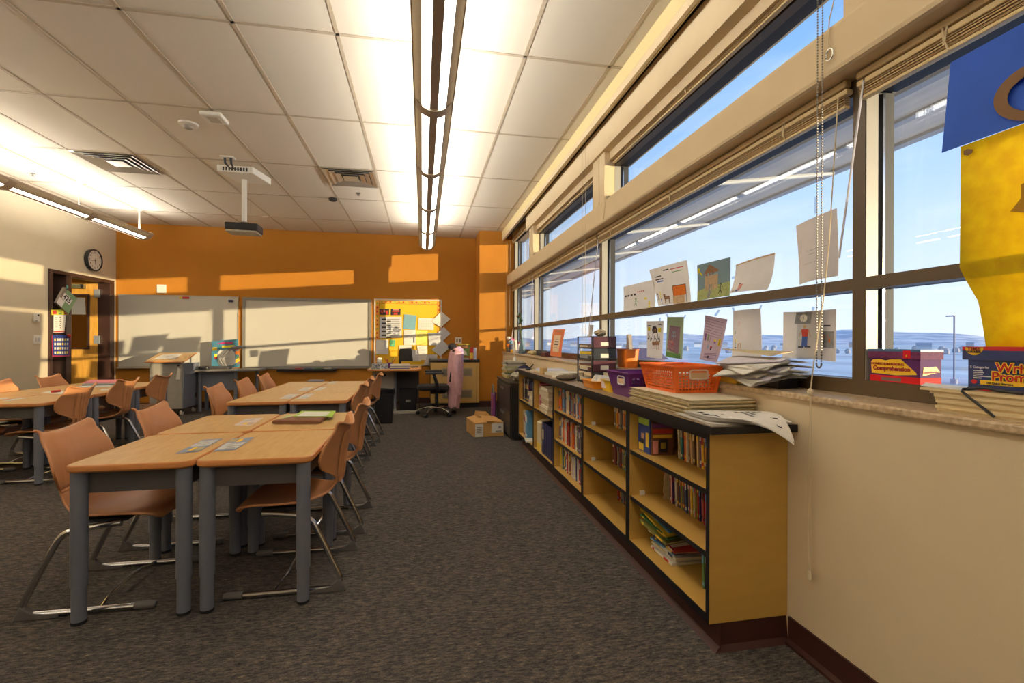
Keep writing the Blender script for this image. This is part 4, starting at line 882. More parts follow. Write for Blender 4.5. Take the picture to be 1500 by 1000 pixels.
# jacket: draped shell over the backrest
M_pink = mat('pink_fleece', (206,160,164), .95, noise=.06, scale=18, bump=.25, bscale=90); 
t = thing('jacket', 'pink hooded jacket hanging over the back of the swivel chair', 'jacket', (cx+.31,cy_,.1))
def jk(u, v):
    a = 2*PI*u; z = 1.06-.94*v
    w = .15+.05*math.sin(PI*min(1,v*1.15)) - .02*v; d = .075+.02*math.sin(v*4)
    w *= (1 if v > .05 else .55); d *= (1 if v > .05 else .6)
    f = .014*math.sin(a*7+v*5)*min(1,v*4)
    return Vector((cx+.30-.03*v+(d+f)*math.cos(a)*1.15, cy_-.02+(w+f)*math.sin(a), z+.015*math.sin(a*3)*(v > .9)))
mb = MB(); mb.grid(jk, 56, 26); mb.build('body', M_pink, t, smooth=True, solid=.012)
MB().lathe((cx+.34,cy_-.04,.84), [(.01,0),(.075,.02),(.085,.10),(.075,.19),(.03,.235),(.005,.24)], 16).build('hood', mat('lilac_fleece',(190,160,196),.95,noise=.05,bump=.2), t, smooth=True)
MB().tube(catmull([(cx+.30,cy_-.15,.92),(cx+.29,cy_-.20,.72),(cx+.31,cy_-.20,.50),(cx+.33,cy_-.17,.34)],4), [.050+.004*math.sin(k) for k in range(13)], 12).build('sleeve', M_pink, t, smooth=True)
solo(MB().ball((cx+.24,cy_-.03,1.075), .07, 10, 6, .8), 'black_hat', M_cush, 'black knitted hat on top of the swivel chair back', 'hat', smooth=True)
# bins under the desk
t = thing('trash_bin', 'tall black waste bin with a bag liner beside the teacher desk', 'bin', (-.53,6.95,0))
def taper(x0,x1,y0,y1,h,f=.86,th=.006):
    mb = MB(); cx_,cy0 = (x0+x1)/2,(y0+y1)/2
    def rg(k,z): return [(cx_+(x-cx_)*k,cy0+(y-cy0)*k,z) for x,y in rounded(x0,x1,y0,y1,.03,4)]
    A = rg(f,0),rg(1,h),rg(1.0-th*6,h),rg(f-th*6,.012); n_ = len(A[0])
    mb.add([p for q in A for p in q], [(i*n_+k,i*n_+(k+1)%n_,(i+1)*n_+(k+1)%n_,(i+1)*n_+k) for i in range(3) for k in range(n_)]+[tuple(range(n_))[::-1],tuple(range(3*n_,4*n_))]); return mb
taper(-.67,-.40,6.82,7.08,.46).build('bin_body', M_black, t)
mb = MB(); rr = random.Random(5); pr = rounded(-.675,-.395,6.815,7.085,.03,4); n_ = len(pr); wv = [.05+.03*rr.random() for _ in pr]
mb.add([(x,y,.475+.01*math.sin(k*2)) for k,(x,y) in enumerate(pr)]+[(x+(x+.535)*.04,y+(y-6.95)*.04,.475-wv[k]) for k,(x,y) in enumerate(pr)]+[(-.535+(x+.535)*.85,6.95+(y-6.95)*.85,.42) for x,y in pr], [(k,(k+1)%n_,n_+(k+1)%n_,n_+k) for k in range(n_)]+[(k,(k+1)%n_,2*n_+(k+1)%n_,2*n_+k) for k in range(n_)]); mb.build('bag_liner', mat('black_bag',(28,28,32),.25), t, smooth=True)
t = thing('recycling_bin', 'low black bin with a white logo under the teacher desk', 'bin', (-.22,8.05,0))
taper(-.38,-.08,7.90,8.22,.36).build('bin_body', M_black, t); MB().box(-.27,-.19,7.905,7.912,.16,.20).build('label', M_gray_ink, t)
# unit ventilator
t = thing('unit_ventilator', 'tan unit ventilator cabinet with two grilles and a black top beside the orange corner', 'ventilator', (.55,8.5,0))
vx0, vx1, vy, vt = .14, .972, 8.16, .80
M_vent = mat('tan_steel', (196,160,92), .5, noise=.03)
MB().box(vx0,vx1,vy+.02,YB-.012,.09,vt).build('cabinet_body', M_vent, t); MB().box(vx0+.02,vx1,vy+.08,YB-.02,0,.09).build('plinth', M_dark, t)
MB().box(vx0-.02,vx1+.004,vy-.015,YB-.009,vt,vt+.035).build('black_top', M_bband, t, bevel=.004)
MB().box(vx0+.01,vx1-.06,vy,vy+.02,.10,vt-.01).build('front_panel', M_vent, t, bevel=.003)
MB().box(vx1-.055,vx1-.005,vy,vy+.02,.10,vt-.01).build('end_strip', M_vent, t, bevel=.003)
M_gril = mat('grille_grey', (112,104,92), .6)
for z0 in (.575, .20):
    g = MB(); gx0, gx1 = .36, .83; g.box(gx0-.02,gx1+.02,vy-.008,vy,z0-.02,z0+.12).build('grille_frame', mat('grille_frame_grey',(150,136,108),.5), t) 
    g = MB(); g.box(gx0,gx1,vy-.011,vy-.008,z0,z0+.10); g = g.build('grille', M_gril, t)
    mb = MB()
    for k in range(30): mb.box(gx0+.004+k*.0157,gx0+.010+k*.0157,vy-.014,vy-.011,z0+.004,z0+.096)
    mb.build('grille_fins', mat('grille_frame_grey',(150,136,108)), g)
# on the ventilator
zv = vt+.036
t = thing('lotion_bottle', 'clear pump bottle on the black ventilator top', 'bottle', (.50,8.35,zv)); MB().lathe((.50,8.35,zv), [(.035,0),(.04,.01),(.04,.10),(.015,.13),(.012,.15)], 16).build('body', mat('cloudy_plastic',(196,176,150),.3,noise=.03), t, smooth=True); MB().lathe((.50,8.35,zv+.15), [(.012,0),(.018,.01),(.018,.025),(.006,.03),(.006,.05)], 12).build('pump', M_white, t, smooth=True)
solo(MB().box(.54,.80,8.22,8.42,zv,zv+.03), 'paper_tray', mat('silver_tray',(170,166,160),.35,.5), 'flat silver tray on the black ventilator top', 'tray', bevel=.006)
c = [at_y(u, v, 8.46) for u, v in ((671,503.5),(688.5,503.5),(688.5,521),(671,521))]
sheet('photo_card', c, [mat('green_photo',(104,130,66),.6,noise=.15,scale=20), M_paper, P_['brn'], P_['yel']], 'greeting card with a white animal picture standing on the silver tray', 'card', None, [(2,rect(.15,.1,.85,.4)),(1,[(.2,.9),(.25,.5),(.4,.35),(.55,.55),(.7,.7),(.75,.95)]),(3,rect(.02,.02,.98,.07))], n=Vector((0,-1,0)))
t = thing('snack_box', 'red and yellow box standing at the right end of the ventilator top', 'box', (.87,8.3,zv))
mb = MB(); mb.m = 0; mb.box(.815,.93,8.26,8.32,zv,zv+.215); mb.m = 1; mb.box(.82,.87,8.258,8.26,zv+.02,zv+.12); mb.m = 2; mb.box(.88,.932,8.258,8.322,zv+.005,zv+.21); mb.build('carton', [P_['red'], P_['yel'], plain((190,196,214))], t)
# cardboard box
M_card = mat('brown_cardboard', (190,144,80), .8, noise=.05, scale=12); 
t = thing('cardboard_box', 'open cardboard box with shipping labels on the carpet by the file cabinet', 'box', (.80,5.93,0))
A = Matrix.Translation((.775,5.93,0)) @ Matrix.Rotation(.12,4,'Z')
def loc(mb): mb.v = [A @ p for p in mb.v]; return mb
bw, bd, bh = .37, .46, .17
mb = MB(); mb.box(-bw/2,bw/2,-bd/2,-bd/2+.005,0,bh).box(-bw/2,bw/2,bd/2-.005,bd/2,0,bh).box(-bw/2,-bw/2+.005,-bd/2+.005,bd/2-.005,0,bh).box(bw/2-.005,bw/2,-bd/2+.005,bd/2-.005,0,bh).box(-bw/2+.005,bw/2-.005,-bd/2+.005,bd/2-.005,0,.006); loc(mb).build('carton', M_card, t)
for nm, pts in (('flap',[(bw/2,-bd/2,bh),(bw/2,bd/2,bh),(-.02,bd/2-.02,bh+.02),(-.02,-bd/2+.03,bh+.012)]),('flap',[(-bw/2,-bd/2,bh),(-.03,-bd/2+.0,bh+.003),(.02,-.05,bh+.035),(-bw/2+.08,-.04,bh+.03)]),('flap',[(-bw/2,bd/2,bh),(-bw/2,-bd/2+.04,bh),(-bw/2+.10,-bd/2+.09,bh+.02),(-bw/2+.10,bd/2-.05,bh+.03)]),('flap',[(-bw/2+.1,bd/2,bh),(bw/2-.04,bd/2,bh),(bw/2-.10,bd/2+.02,bh+.06),(-.06,bd/2+.03,bh+.075)])):
    loc(MB().prism(pts, (0,0,.004))).build(nm, M_card, t)
loc(MB().box(-bw/2+.01,-bw/2+.11,-bd/2-.001,-bd/2,-.0+.004,bh-.01)).build('shipping_label', M_paper, t); loc(MB().box(.03,bw/2-.005,-bd/2-.001,-bd/2,.045,bh-.012)).build('shipping_label', M_paper, t)
mb = MB()
for k in range(4): mb.box(-bw/2+.03,-bw/2+.09,-bd/2-.002,-bd/2-.001,.05+k*.022,.06+k*.022)
mb.box(.08,.16,-bd/2-.002,-bd/2-.001,.055,.068).box(.12,.15,-bd/2-.002,-bd/2-.001,.10,.125); loc(mb).build('label_print', M_gray_ink, t)
# file cabinet
t = thing('file_cabinet', 'black lateral file cabinet between the bookcases and the orange corner', 'file cabinet', (1.20,5.9,0))
fx0, fx1, fy0, fy1, fz = 1.01, 1.40, 5.43, 6.42, .685
MB().box(fx0+.02,fx1,fy0,fy1,.03,fz-.025).build('cabinet_body', M_black, t); MB().box(fx0-.005,fx1,fy0-.01,fy1+.01,fz-.025,fz).build('top', mat('dark_bronze_top',(58,50,44),.4), t, bevel=.006); MB().box(fx0+.05,fx1,fy0+.02,fy1-.02,0,.03).build('plinth', M_dark, t)
for k in range(2):
    d = MB().box(fx0,fx0+.02,fy0+.01,fy1-.01,.04+k*.305,.335+k*.305).build('drawer', mat('dark_bronze_steel',(52,46,42),.4), t, bevel=.004)
    MB().box(fx0-.015,fx0,fy0+.36,fy1-.36,.26+k*.305,.285+k*.305).build('drawer_pull', M_steel, d)
t = thing('tote_bag', 'purple and yellow bag leaning at the far front of the file cabinet', 'bag', (.95,6.35,0))
mb = MB(); mb.grid(lambda u, v: Vector((.955+.03*math.cos(2*PI*u), 6.36+.12*math.sin(2*PI*u)*(1-.2*v), .30*v*1.55+.0)), 20, 8); mb.build('bag_body', [plain((106,50,110))], t, smooth=True, solid=.006)
MB().box(.925,.93,6.30,6.40,.25,.42).build('yellow_panel', P_['org'], t); MB().tube(catmull([(.945,6.27,.45),(.94,6.30,.56),(.94,6.40,.56),(.945,6.43,.45)],4), .01, 6).build('strap', mat('grey_strap',(140,136,120),.8), t, smooth=True)
# on the cabinet
zf = fz+.0006
t = thing('newspaper_bundle', 'crumpled newspaper bundle on the near end of the file cabinet', 'newspaper', (1.19,5.62,zf))
rr = random.Random(9)
def lump(c, r, sz): 
    mb = MB(); mb.ball(c, r, 14, 9, sz); mb.v = [Vector(c)+(p-Vector(c))*(1+.28*(rr.random()-.5)) for p in mb.v]; return mb
lump((1.14,5.58,zf+.055), .10, .55).build('sheet_wad', mat('newsprint',(190,180,160),.9,scale=50,rgb2=(120,114,104)), t); lump((1.28,5.60,zf+.06), .10, .6).build('sheet_wad', mat('newsprint',(190,180,160)), t)
solo(MB().prism([(1.03,5.44,zf),(1.38,5.44,zf),(1.38,5.80,zf),(1.03,5.80,zf)], (0,0,.003)) if False else lump((1.27,5.86,zf+.085), .11, .78), 'navy_bag', mat('navy_cloth',(40,40,78)), 'navy blue cloth bag behind the newspaper on the file cabinet', 'bag', smooth=True)
z = zf
for k, (c_, th) in enumerate((('yel',.03),('wht',.022),('grn',.018),('yel',.03),('wht',.025),('lime',.022),('wht',.026),('gry',.02),('wht',.022))):
    solo(MB().obox((1.20,6.18,z+th/2), (.25,.30,th), .12*math.sin(k*2.1)), 'stacked_book', plain({'yel':(186,166,96),'wht':(190,182,160),'grn':(112,124,92),'lime':(170,172,120),'gry':(136,132,122)}[c_]), '%s book, %s from bottom of the stack on the black file cabinet' % ({'yel':'yellow','wht':'white','grn':'green','lime':'light green','gry':'grey'}[c_], ORD[k]), 'book', 'books stacked on the file cabinet'); z += th+.0006
t = thing('desk_lamp_cable', 'white plug and cable running from the book stack up past the sill end', 'cable', (1.28,6.2,z))
MB().lathe((1.22,6.22,z), [(.02,0),(.024,.03),(.012,.05)], 12).build('plug', M_white, t, smooth=True)
MB().tube(catmull([(1.22,6.22,z+.05),(1.26,6.5,1.02),(1.36,7.0,1.10),(1.42,7.5,1.2),(1.52,7.9,1.38)],5), .005, 6).build('cable', M_white, t, smooth=True)
# ================================================================ blinds, cords, drawings, things on worktop and sill
M_blind = mat('beige_blind_slats', (170,140,92), .5, noise=.05); M_rail = mat('beige_blind_rail', (214,188,138), .45); M_cord = mat('cream_cord', (214,196,160), .7)
def blind(y0, y1, x, ztop, zbot, lab, grp):
    t = thing('window_blind', lab, 'blind', (x,(y0+y1)/2,zbot), grp)
    MB().box(x-.004,x+.026,y0,y1,ztop-.032,ztop-.003).build('valance_rail', mat('olive_beige_rail',(178,150,104),.45), t, bevel=.008)
    MB().box(x,x+.030,y0,y1,ztop-.056,ztop-.036).build('head_rail', M_rail, t, bevel=.004)
    mb = MB(); n_ = max(5, int((ztop-.058-zbot-.014)/.0046))
    for k in range(n_):
        z = zbot+.014+k*.0046; o_ = .002*math.sin(k*2.7); mb.box(x+.002+o_,x+.027+o_,y0+.01,y1-.01,z,z+.0022)
    mb.build('slats', M_blind, t)
    MB().box(x+.003,x+.028,y0+.01,y1-.01,zbot,zbot+.012).build('bottom_rail', M_rail, t, bevel=.003)
    for f in (.12,.5,.88):
        mb = MB(); yy = y0+(y1-y0)*f; mb.tube([(x-.001,yy,ztop-.03),(x-.004,yy+.004,zbot+.03),(x-.001,yy-.004,zbot)], .0025, 5); mb.tube([(x-.001,yy+.012,ztop-.03),(x-.005,yy+.006,zbot+.02)], .0025, 5); mb.build('ladder_tape', M_cord, t)
    return t
BXX = 1.552
for y0, y1, lab in ((-1.08,1.455,'raised slat blind over the window with the banner'),(1.495,4.035,'raised slat blind over the window with the drawings'),(4.075,6.615,'raised slat blind over the window behind the drawer tower'),(6.655,8.24,'raised slat blind over the small lower window by the orange corner')):
    blind(y0, y1, BXX, 2.158, 2.052, lab, 'blinds of the lower windows')
for y0, y1, zt, zb, lab in ((1.47,3.74,2.764,2.668,'raised slat blind in the long clerestory window'),(4.04,6.33,2.764,2.668,'raised slat blind in the middle clerestory window'),(6.62,8.24,3.03,2.90,'raised slat blind in the last clerestory window'),(-1.0,1.18,2.764,2.668,'raised slat blind in the clerestory above the viewer')):
    blind(y0, y1, 1.562, zt, zb, lab, 'blinds of the clerestory windows')
MB_ = lambda *a: MB()
def cord(pts, r, m, name, lab, cat='cord', extra=None, group=None):
    t = thing(name, lab, cat, pts[0], group); MB().tube(pts, r, 6).build('string', m, t, smooth=True)
    if extra: extra(t)
    return t
# bead chain loop
t = thing('bead_chain', 'long silver bead chain loop hanging in front of the near window', 'bead chain', (1.46,1.50,1.10))
a0, a1 = at_x(1196,540,1.455), at_x(1203,540,1.455); ztop = 3.0
mb = MB()
def bead(p): mb.ball(p, .0034, 6, 4)
for yy in (a0.y, a1.y):
    z = a0.z+.02
    while z < ztop: bead((1.455,yy,z)); z += .0105
r_ = abs(a0.y-a1.y)/2; ym = (a0.y+a1.y)/2
for k in range(9): a = PI*k/8; bead((1.455, ym+r_*math.cos(a), a0.z+.018-r_*1.2*math.sin(a)))
mb.tube([(1.455,a0.y,a0.z+.02),(1.455,a0.y,ztop)], .0009, 4); mb.tube([(1.455,a1.y,a0.z+.02),(1.455,a1.y,ztop)], .0009, 4)
mb.build('bead_strand', mat('dull_bead_metal',(126,120,112),.35,.6), t, smooth=True)
MB().box(1.43,1.476,ym-.03,ym+.03,ztop-.01,ztop+.03).build('clutch', M_rail, t)
# cord with pull ring in front of the beam
p = at_x(1212,72,1.462)
def ring(tt):
    c = at_x(1215,80,1.465); MB().tube([(1.465, c.y+.016*math.cos(a*PI/8), c.z+.021*math.sin(a*PI/8)) for a in range(16)], .003, 6, closed=True).build('pull_ring', M_chrome, tt, smooth=True)
cord([(1.565,p.y+.01,2.70),(1.47,p.y,2.36),p], .002, M_cord, 'ring_pull', 'thin cord ending in a small ring on the tan beam', extra=ring)
# wands and lift cords
def wand(u0, v0, u1, v1, xa, xb, lab, m=None, r=.0038):
    a, b = at_x(u0,v0,xa), at_x(u1,v1,xb); t = thing('tilt_wand', lab, 'blind wand', b, 'blind wands'); MB().tube([a,b], r, 8).build('rod', m or mat('clear_acrylic',(214,212,220),.15,spec=.8), t, smooth=True)
    MB().tube([a+Vector((.012,0,.02)), a], .003, 6).build('hook', M_chrome, t, smooth=True)
wand(1265,118,1229,378,1.55,1.55,'clear tilt wand leaning beside the near bronze mullion')
wand(876,352,862,490,1.55,1.55,'pale tilt wand in front of the second bronze mullion')
wand(780,403,778,476,1.55,1.55,'pale tilt wand at the last lower window')
def tassel(c, nm='tassel'):
    return lambda tt: MB().lathe(c, [(.003,0),(.009,.006),(.007,.03),(.003,.036)], 10).build(nm, M_cord, tt, smooth=True)
pk = at_x(1187,574,1.388); pe = at_x(1186,850,1.386)
cord([at_x(1228,140,1.545), at_x(1221,250,1.53), at_x(1214,360,1.50), at_x(1206,440,1.475), at_x(1192,530,1.40), at_x(1187,575,1.388)], .0022, M_cord, 'blind_string', 'upper lift cord sloping down to a knob at the stone sill edge', extra=lambda tt: MB().ball(pk, .011, 12, 8, 1.3).build('cord_knob', M_cord, tt, smooth=True))
cord([pk+Vector((0,.0,-.012)), at_x(1183,700,1.388), at_x(1184,848,1.388)], .0016, M_cord, 'blind_string', 'left strand of the long blind cord in front of the tan wall', group='hanging blind cords')
cord([pk+Vector((0,-.004,-.012)), at_x(1188,700,1.388), at_x(1187,848,1.388)], .0016, M_cord, 'blind_string', 'right strand of the long blind cord with a tassel in front of the tan wall', extra=tassel(pe), group='hanging blind cords')
for u0, v0, u1, v1, x, lab in ((853,205,853,500,1.455,'left one of the two long strings hanging in front of the middle windows'),(857.5,205,857.5,500,1.455,'right one of the two long strings hanging in front of the middle windows'),(742.5,352,741,498,1.44,'long string hanging before the orange corner'),(747.5,356,746.5,478,1.455,'shorter string hanging before the orange corner'),(888,282,884,322,1.46,'short clerestory cord dangling on the tan beam'),(772,342,772,380,1.47,'short cord dangling on the beam at the last clerestory window'),(869,400,866,492,1.54,'dark thin cord beside the pale wand')):
    cord([at_x(u0,v0,x), at_x((u0+u1)/2,(v0+v1)/2,x), at_x(u1,v1,x)], .0016 if v1-v0 > 60 else .003, M_cord, 'blind_string', lab)
# ---------------------------------------------------------------- drawings taped to the glass
def dp(nm, rgb): return mat('drawing_paper_'+nm, rgb, .85, noise=.03, scale=14, trans=.45, spec=.1)
D_w = dp('white',(222,218,214)); D_g = dp('green',(172,184,158)); D_b = dp('blue',(142,160,164)); D_l = dp('lilac',(198,182,190)); D_back = dp('back',(214,208,204))
ink = mat('pencil_black',(50,48,54),.8); C_ = {k: mat('crayon_'+k, v, .85, noise=.12, scale=60, trans=.3) for k, v in dict(org=(224,120,40), yel=(240,220,40), brn=(150,110,80), grn=(110,156,90), lime=(186,194,128), blue=(70,100,170), red=(196,70,60), gry=(150,150,150), tan=(206,176,140), pur=(130,90,150), plum=(150,118,134), pnk=(222,160,150), sky=(140,180,200)).items()}
def drawing(px_, mats, lab, marks, curl=.01, cup=.012, x=GX-.012, name='drawing'):
    o = sheet(name, [at_x(u,v,x) for u,v in px_], mats, lab, 'drawing', "children's drawings on the window", marks, curl=curl, cup=cup, nu=12, nv=12)
    return o
def tape(px_, lab):
    mb = MB(); mb.prism([at_x(u,v,GX-.003) for u,v in px_], (-.0006,0,0)); solo(mb, 'tape_strip', mat('clear_blue_tape',(196,214,238),.3,trans=.85), lab, 'tape', 'tape on the window')
drawing([(914,420),(960,409),(962,458),(915,462)], [D_w, ink, C_['red'], C_['yel'], C_['grn']], 'white crayon drawing with small black lettering, leftmost above the muntin', [(1,rect(.05+i*.11,.32,.12+i*.11,.38)) for i in range(4)]+[(2,rect(.5+i*.06,.26,.53+i*.06,.30)) for i in range(4)]+figure(4,.45,.5,.22)+[(3,[(.72,.5),(.78,.5),(.78,.56),(.72,.56)])]+figure(3,.85,.65,.2))
drawing([(951.5,395.5),(1007,380.5),(1015,443),(967,448)], [D_w, ink, C_['org'], C_['red'], C_['brn'], C_['tan'], C_['yel'], C_['blue'], C_['grn']], 'white drawing of an orange block and a brown dog, tilted, second above the muntin',
    strokes(1,2,.12,.4,.22,.3,.03)+[(7,rect(.15,.36,.35,.39)),(3,rect(.58,.12,.9,.14)),(8,rect(.62,.2,.88,.22)),(1,rect(.4,.10,.55,.13)),(2,rect(.58,.56,.9,.80)),(5,rect(.55,.80,.86,1)),(1,rect(.57,.545,.91,.56)),(1,rect(.57,.55,.58,.82)),(1,rect(.9,.55,.91,.98)),(4,rect(.28,.78,.46,.86)),(4,rect(.29,.86,.32,.96)),(4,rect(.42,.86,.45,.96)),(4,rect(.26,.72,.33,.79))]+figure(6,.17,.66,.16)+figure(1,.08,.7,.14)+figure(7,.17,.84,.14))
drawing([(1022,388.5),(1071,376.5),(1071,433),(1023.5,441)], [D_b, C_['lime'], C_['tan'], C_['brn'], C_['sky'], C_['yel'], ink, C_['gry']], 'green and blue crayon drawing of a house with a brown roof', [(1,[(0,.72),(1,.62),(1,1),(0,1)]),(2,rect(.28,.36,.68,.76)),(3,[(.24,.30),(.42,.06),(.70,.26),(.68,.32),(.26,.40)]),(4,rect(.26,.30,.68,.40)),(7,rect(.42,.58,.52,.78)),(7,[(.42,.78),(.52,.78),(.52,.98),(.36,.98)]),(5,rect(.02,.10,.10,.24)),(5,[(.10,.2),(.2,.3),(.18,.34),(.08,.24)])]+figure(6,.76,.66,.24), curl=.006)
drawing([(1079,388),(1136.5,370),(1133,424),(1076,430)], [D_w, ink, C_['pnk'], C_['blue'], C_['tan']], 'mostly blank pale drawing with one small figure, curling, right of the house drawing', [(4,[(0,.0),(1,.0),(1,.05),(0,.05)]),(2,[(.28,.72),(.42,.74),(.40,.92),(.30,.92)]),(3,rect(.24,.90,.36,.97)),(1,rect(.28,.70,.33,.73)),(1,rect(.10,.92,.2,.95))], curl=.03, cup=.03)
drawing([(1167,331),(1227,304.5),(1232,404),(1175,417)], [D_back, C_['gry']], 'blank back of a sheet high on the near pane behind the bead chain', [(1,rect(.3,.5,.8,.508)),(1,rect(.35,.56,.5,.57)),(1,rect(.2,.7,.6,.705))], cup=.02)
drawing([(948,470.5),(973,470),(971,525),(949,523)], [D_w, ink, C_['yel'], C_['brn'], C_['gry']], 'white drawing of a black crowd and a brown deer, leftmost below the muntin', [(1,[(.35,.24),(.4,.14),(.55,.12),(.68,.22),(.66,.32),(.4,.34)]),(3,[(.42,.2),(.62,.2),(.58,.32),(.44,.32)]),(2,rect(.08,.16,.25,.26)),(2,rect(.72,.18,.88,.30)),(1,rect(.08,.11,.28,.13)),(1,rect(.72,.09,.92,.11)),(3,[(.35,.56),(.85,.53),(.82,.64),(.4,.66)])]+[(3,rect(.42+i*.12,.63,.455+i*.12,.76)) for i in range(4)]+[(1,[(.08+.1*i,.34+.06*(i%3)),(.10+.1*i,.33+.06*(i%3)),(.16+.1*i,.50+.04*(i%2)),(.13+.1*i,.52+.03*(i%2))]) for i in range(8)]+[(1,rect(.06+.22*i,.46,.13+.22*i,.50)) for i in range(4)], curl=.004, cup=.004)
drawing([(978,464),(1002.5,464),(1000.5,526),(976.5,522)], [D_g, C_['plum'], C_['pnk'], C_['sky'], C_['red'], C_['grn']], 'green bordered drawing with a purple centre and a pink figure', [(1,[(.2,.21),(.84,.24),(.8,.9),(.08,.82)]),(3,[(.38,.34),(.56,.34),(.6,.52),(.34,.52)]),(2,[(.1,.58),(.45,.56),(.5,.8),(.1,.8)]),(4,[(.38,.6),(.5,.58),(.52,.72),(.38,.72)]),(5,rect(0,.88,.9,.99))], curl=.003, cup=.004)
drawing([(1034,461.5),(1066.5,467.5),(1054,530.5),(1028.5,526)], [D_l, C_['plum'], C_['pur'], C_['grn'], ink, C_['yel'], C_['red'], C_['sky'], C_['blue']], 'lilac scribbled drawing with small coloured figures', [(1,[(.06+.02*i,.05+.06*i),(.9-.03*(i%4),.09+.06*i),(.9,.1+.06*i),(.06,.062+.06*i)]) for i in range(7)]+[(2,rect(.10,.40,.2,.56)),(3,rect(.28,.40,.34,.55)),(5,rect(.62,.5,.72,.54)),(2,rect(.64,.54,.72,.58)),(5,rect(.82,.46,.93,.62)),(4,rect(.86,.47,.89,.61)),(4,rect(.83,.52,.92,.54)),(6,rect(.5,.66,.60,.70)),(4,rect(.52,.70,.58,.75)),(7,rect(.34,.64,.42,.72)),(4,rect(.46,.88,.56,.94))]+figure(4,.42,.48,.1)+[(2,[(.25,.84+.03*i),(.9,.80+.04*i),(.9,.81+.04*i),(.25,.85+.03*i)]) for i in range(4)], curl=.014, cup=.008)
drawing([(1075,455.5),(1115,451.5),(1119,533),(1074.5,532)], [D_w, C_['pnk'], C_['grn'], C_['yel'], C_['sky'], C_['tan'], ink], 'pale twisted drawing with a faint house, right of the lilac drawing', [(1,rect(.3,.22,.38,.23)),(1,rect(.3,.22,.31,.3)),(1,rect(.37,.22,.38,.3)),(2,rect(.14,.38,.18,.44)),(3,rect(.2,.54,.24,.6)),(4,rect(.2,.6,.24,.68)),(6,rect(.17,.69,.28,.71)),(5,rect(.34,.62,.38,.72)),(5,rect(.34,.62,.48,.64)),(5,rect(.45,.63,.48,.72))], curl=.012, cup=.035)
drawing([(1180,456),(1226,452.5),(1225,529.5),(1180,524)], [D_back, ink, C_['gry'], C_['org'], C_['blue']], 'rear white sheet of the overlapping pair at the near lower pane, with an orange animal', [(2,rect(.3,.42,.95,.75)),(3,rect(.4,.5,.9,.56)),(3,rect(.45,.56,.5,.64)),(3,rect(.8,.56,.85,.64)),(1,rect(.3,.30,.85,.33)),(4,rect(.3,.12,.42,.2))], cup=.003, curl=0, x=GX-.004)
drawing([(1148.5,457),(1208,456),(1206,526),(1148,524)], [D_w, C_['gry'], C_['red'], C_['blue'], C_['tan'], ink, P_['wht']], 'white drawing of a clock above a figure in a red shirt and blue trousers', [(1,[(.36,.02),(.74,.02),(.72,.26),(.32,.26)]),(6,[(.55+.09*math.cos(k*PI/6),.14+.085*math.sin(k*PI/6)) for k in range(12)]),(5,rect(.545,.10,.555,.17)),(5,rect(.52,.145,.58,.155)),(4,[(.58+.04*math.cos(k*PI/4),.32+.04*math.sin(k*PI/4)) for k in range(8)]),(2,[(.50,.37),(.68,.37),(.66,.53),(.53,.53)]),(4,[(.50,.37),(.52,.39),(.46,.56),(.44,.55)]),(4,[(.66,.38),(.69,.38),(.74,.54),(.72,.55)]),(3,[(.53,.53),(.66,.53),(.66,.74),(.60,.74),(.60,.58),(.58,.74),(.52,.74)]),(5,rect(.44,.735,.58,.77)),(5,rect(.6,.73,.74,.76))], x=GX-.022, cup=.006, curl=.004)
drawing([(863,475.5),(870,476),(868.5,493),(862.5,493)], [D_back, C_['gry']], 'narrow curled paper strip hanging behind the drawer tower', [], cup=.02)
for px_, lab in (([(966,465),(968,465),(968,470),(966,470)],'short tape on the crowd drawing'),([(975,460.5),(978,459.5),(980,464.5),(978,465.5)],'left corner tape of the green bordered drawing'),([(1003,461),(1005,461),(1003.5,466.5),(1001,466)],'right corner tape of the green bordered drawing'),([(1052,453.5),(1055,454.5),(1049,463),(1046,462)],'slanted tape above the lilac drawing'),([(1072,450.5),(1075,450),(1077,456.5),(1074,457)],'left tape of the pale twisted drawing'),([(1114,446.5),(1117,446),(1114.5,453),(1112,453)],'right tape of the pale twisted drawing'),([(1072,405),(1079,403.5),(1079,408),(1072,409)],'tape between the house drawing and the pale drawing'),([(1189.5,449),(1193.5,449),(1193.5,455.5),(1189.5,455.5)],'tape above the clock drawing'),([(1193,289),(1197.5,288),(1197.5,312),(1193,313)],'tall tape above the blank sheet')):
    tape(px_, lab)
# ---------------------------------------------------------------- banner sheets
M_bb = mat('blue_banner_paper',(48,98,196),.7,noise=.08,scale=5,trans=.3); M_by = mat('yellow_banner_paper',(255,220,36),.7,noise=.10,scale=24,trans=.6); M_bl = mat('brown_letter',(112,80,44),.7,noise=.03)
a_, b_ = at_x(1394,92,1.56), at_x(1381,224,1.545); c = [a_, Vector((1.56,-.35,a_.z+.03)), Vector((1.545,-.35,b_.z)), b_]
t = thing('banner', 'blue paper sheet with a brown letter O at the top right of the near window', 'banner', c[0])
sheet('paper', c, [M_bb], n=Vector((-1,0,0)), parent=t, cup=.006, marks=())
cc = at_x(1530,128,1.535); mb = MB(); ns = 40
def oval(a, b): return [cc+Vector((-.002, -a*math.cos(2*PI*k/ns)*1.0+b*.25*math.sin(2*PI*k/ns), b*math.sin(2*PI*k/ns))) for k in range(ns)]
O_, I_ = oval(.105,.078), oval(.075,.052); mb.add(O_+I_+[p+Vector((.002,0,0)) for p in O_+I_], [(k,(k+1)%ns,ns+(k+1)%ns,ns+k) for k in range(ns)]+[(2*ns+k,3*ns+k,3*ns+(k+1)%ns,2*ns+(k+1)%ns) for k in range(ns)]+[(k,2*ns+k,2*ns+(k+1)%ns,(k+1)%ns) for k in range(ns)]); mb.build('letter', M_bl, t)
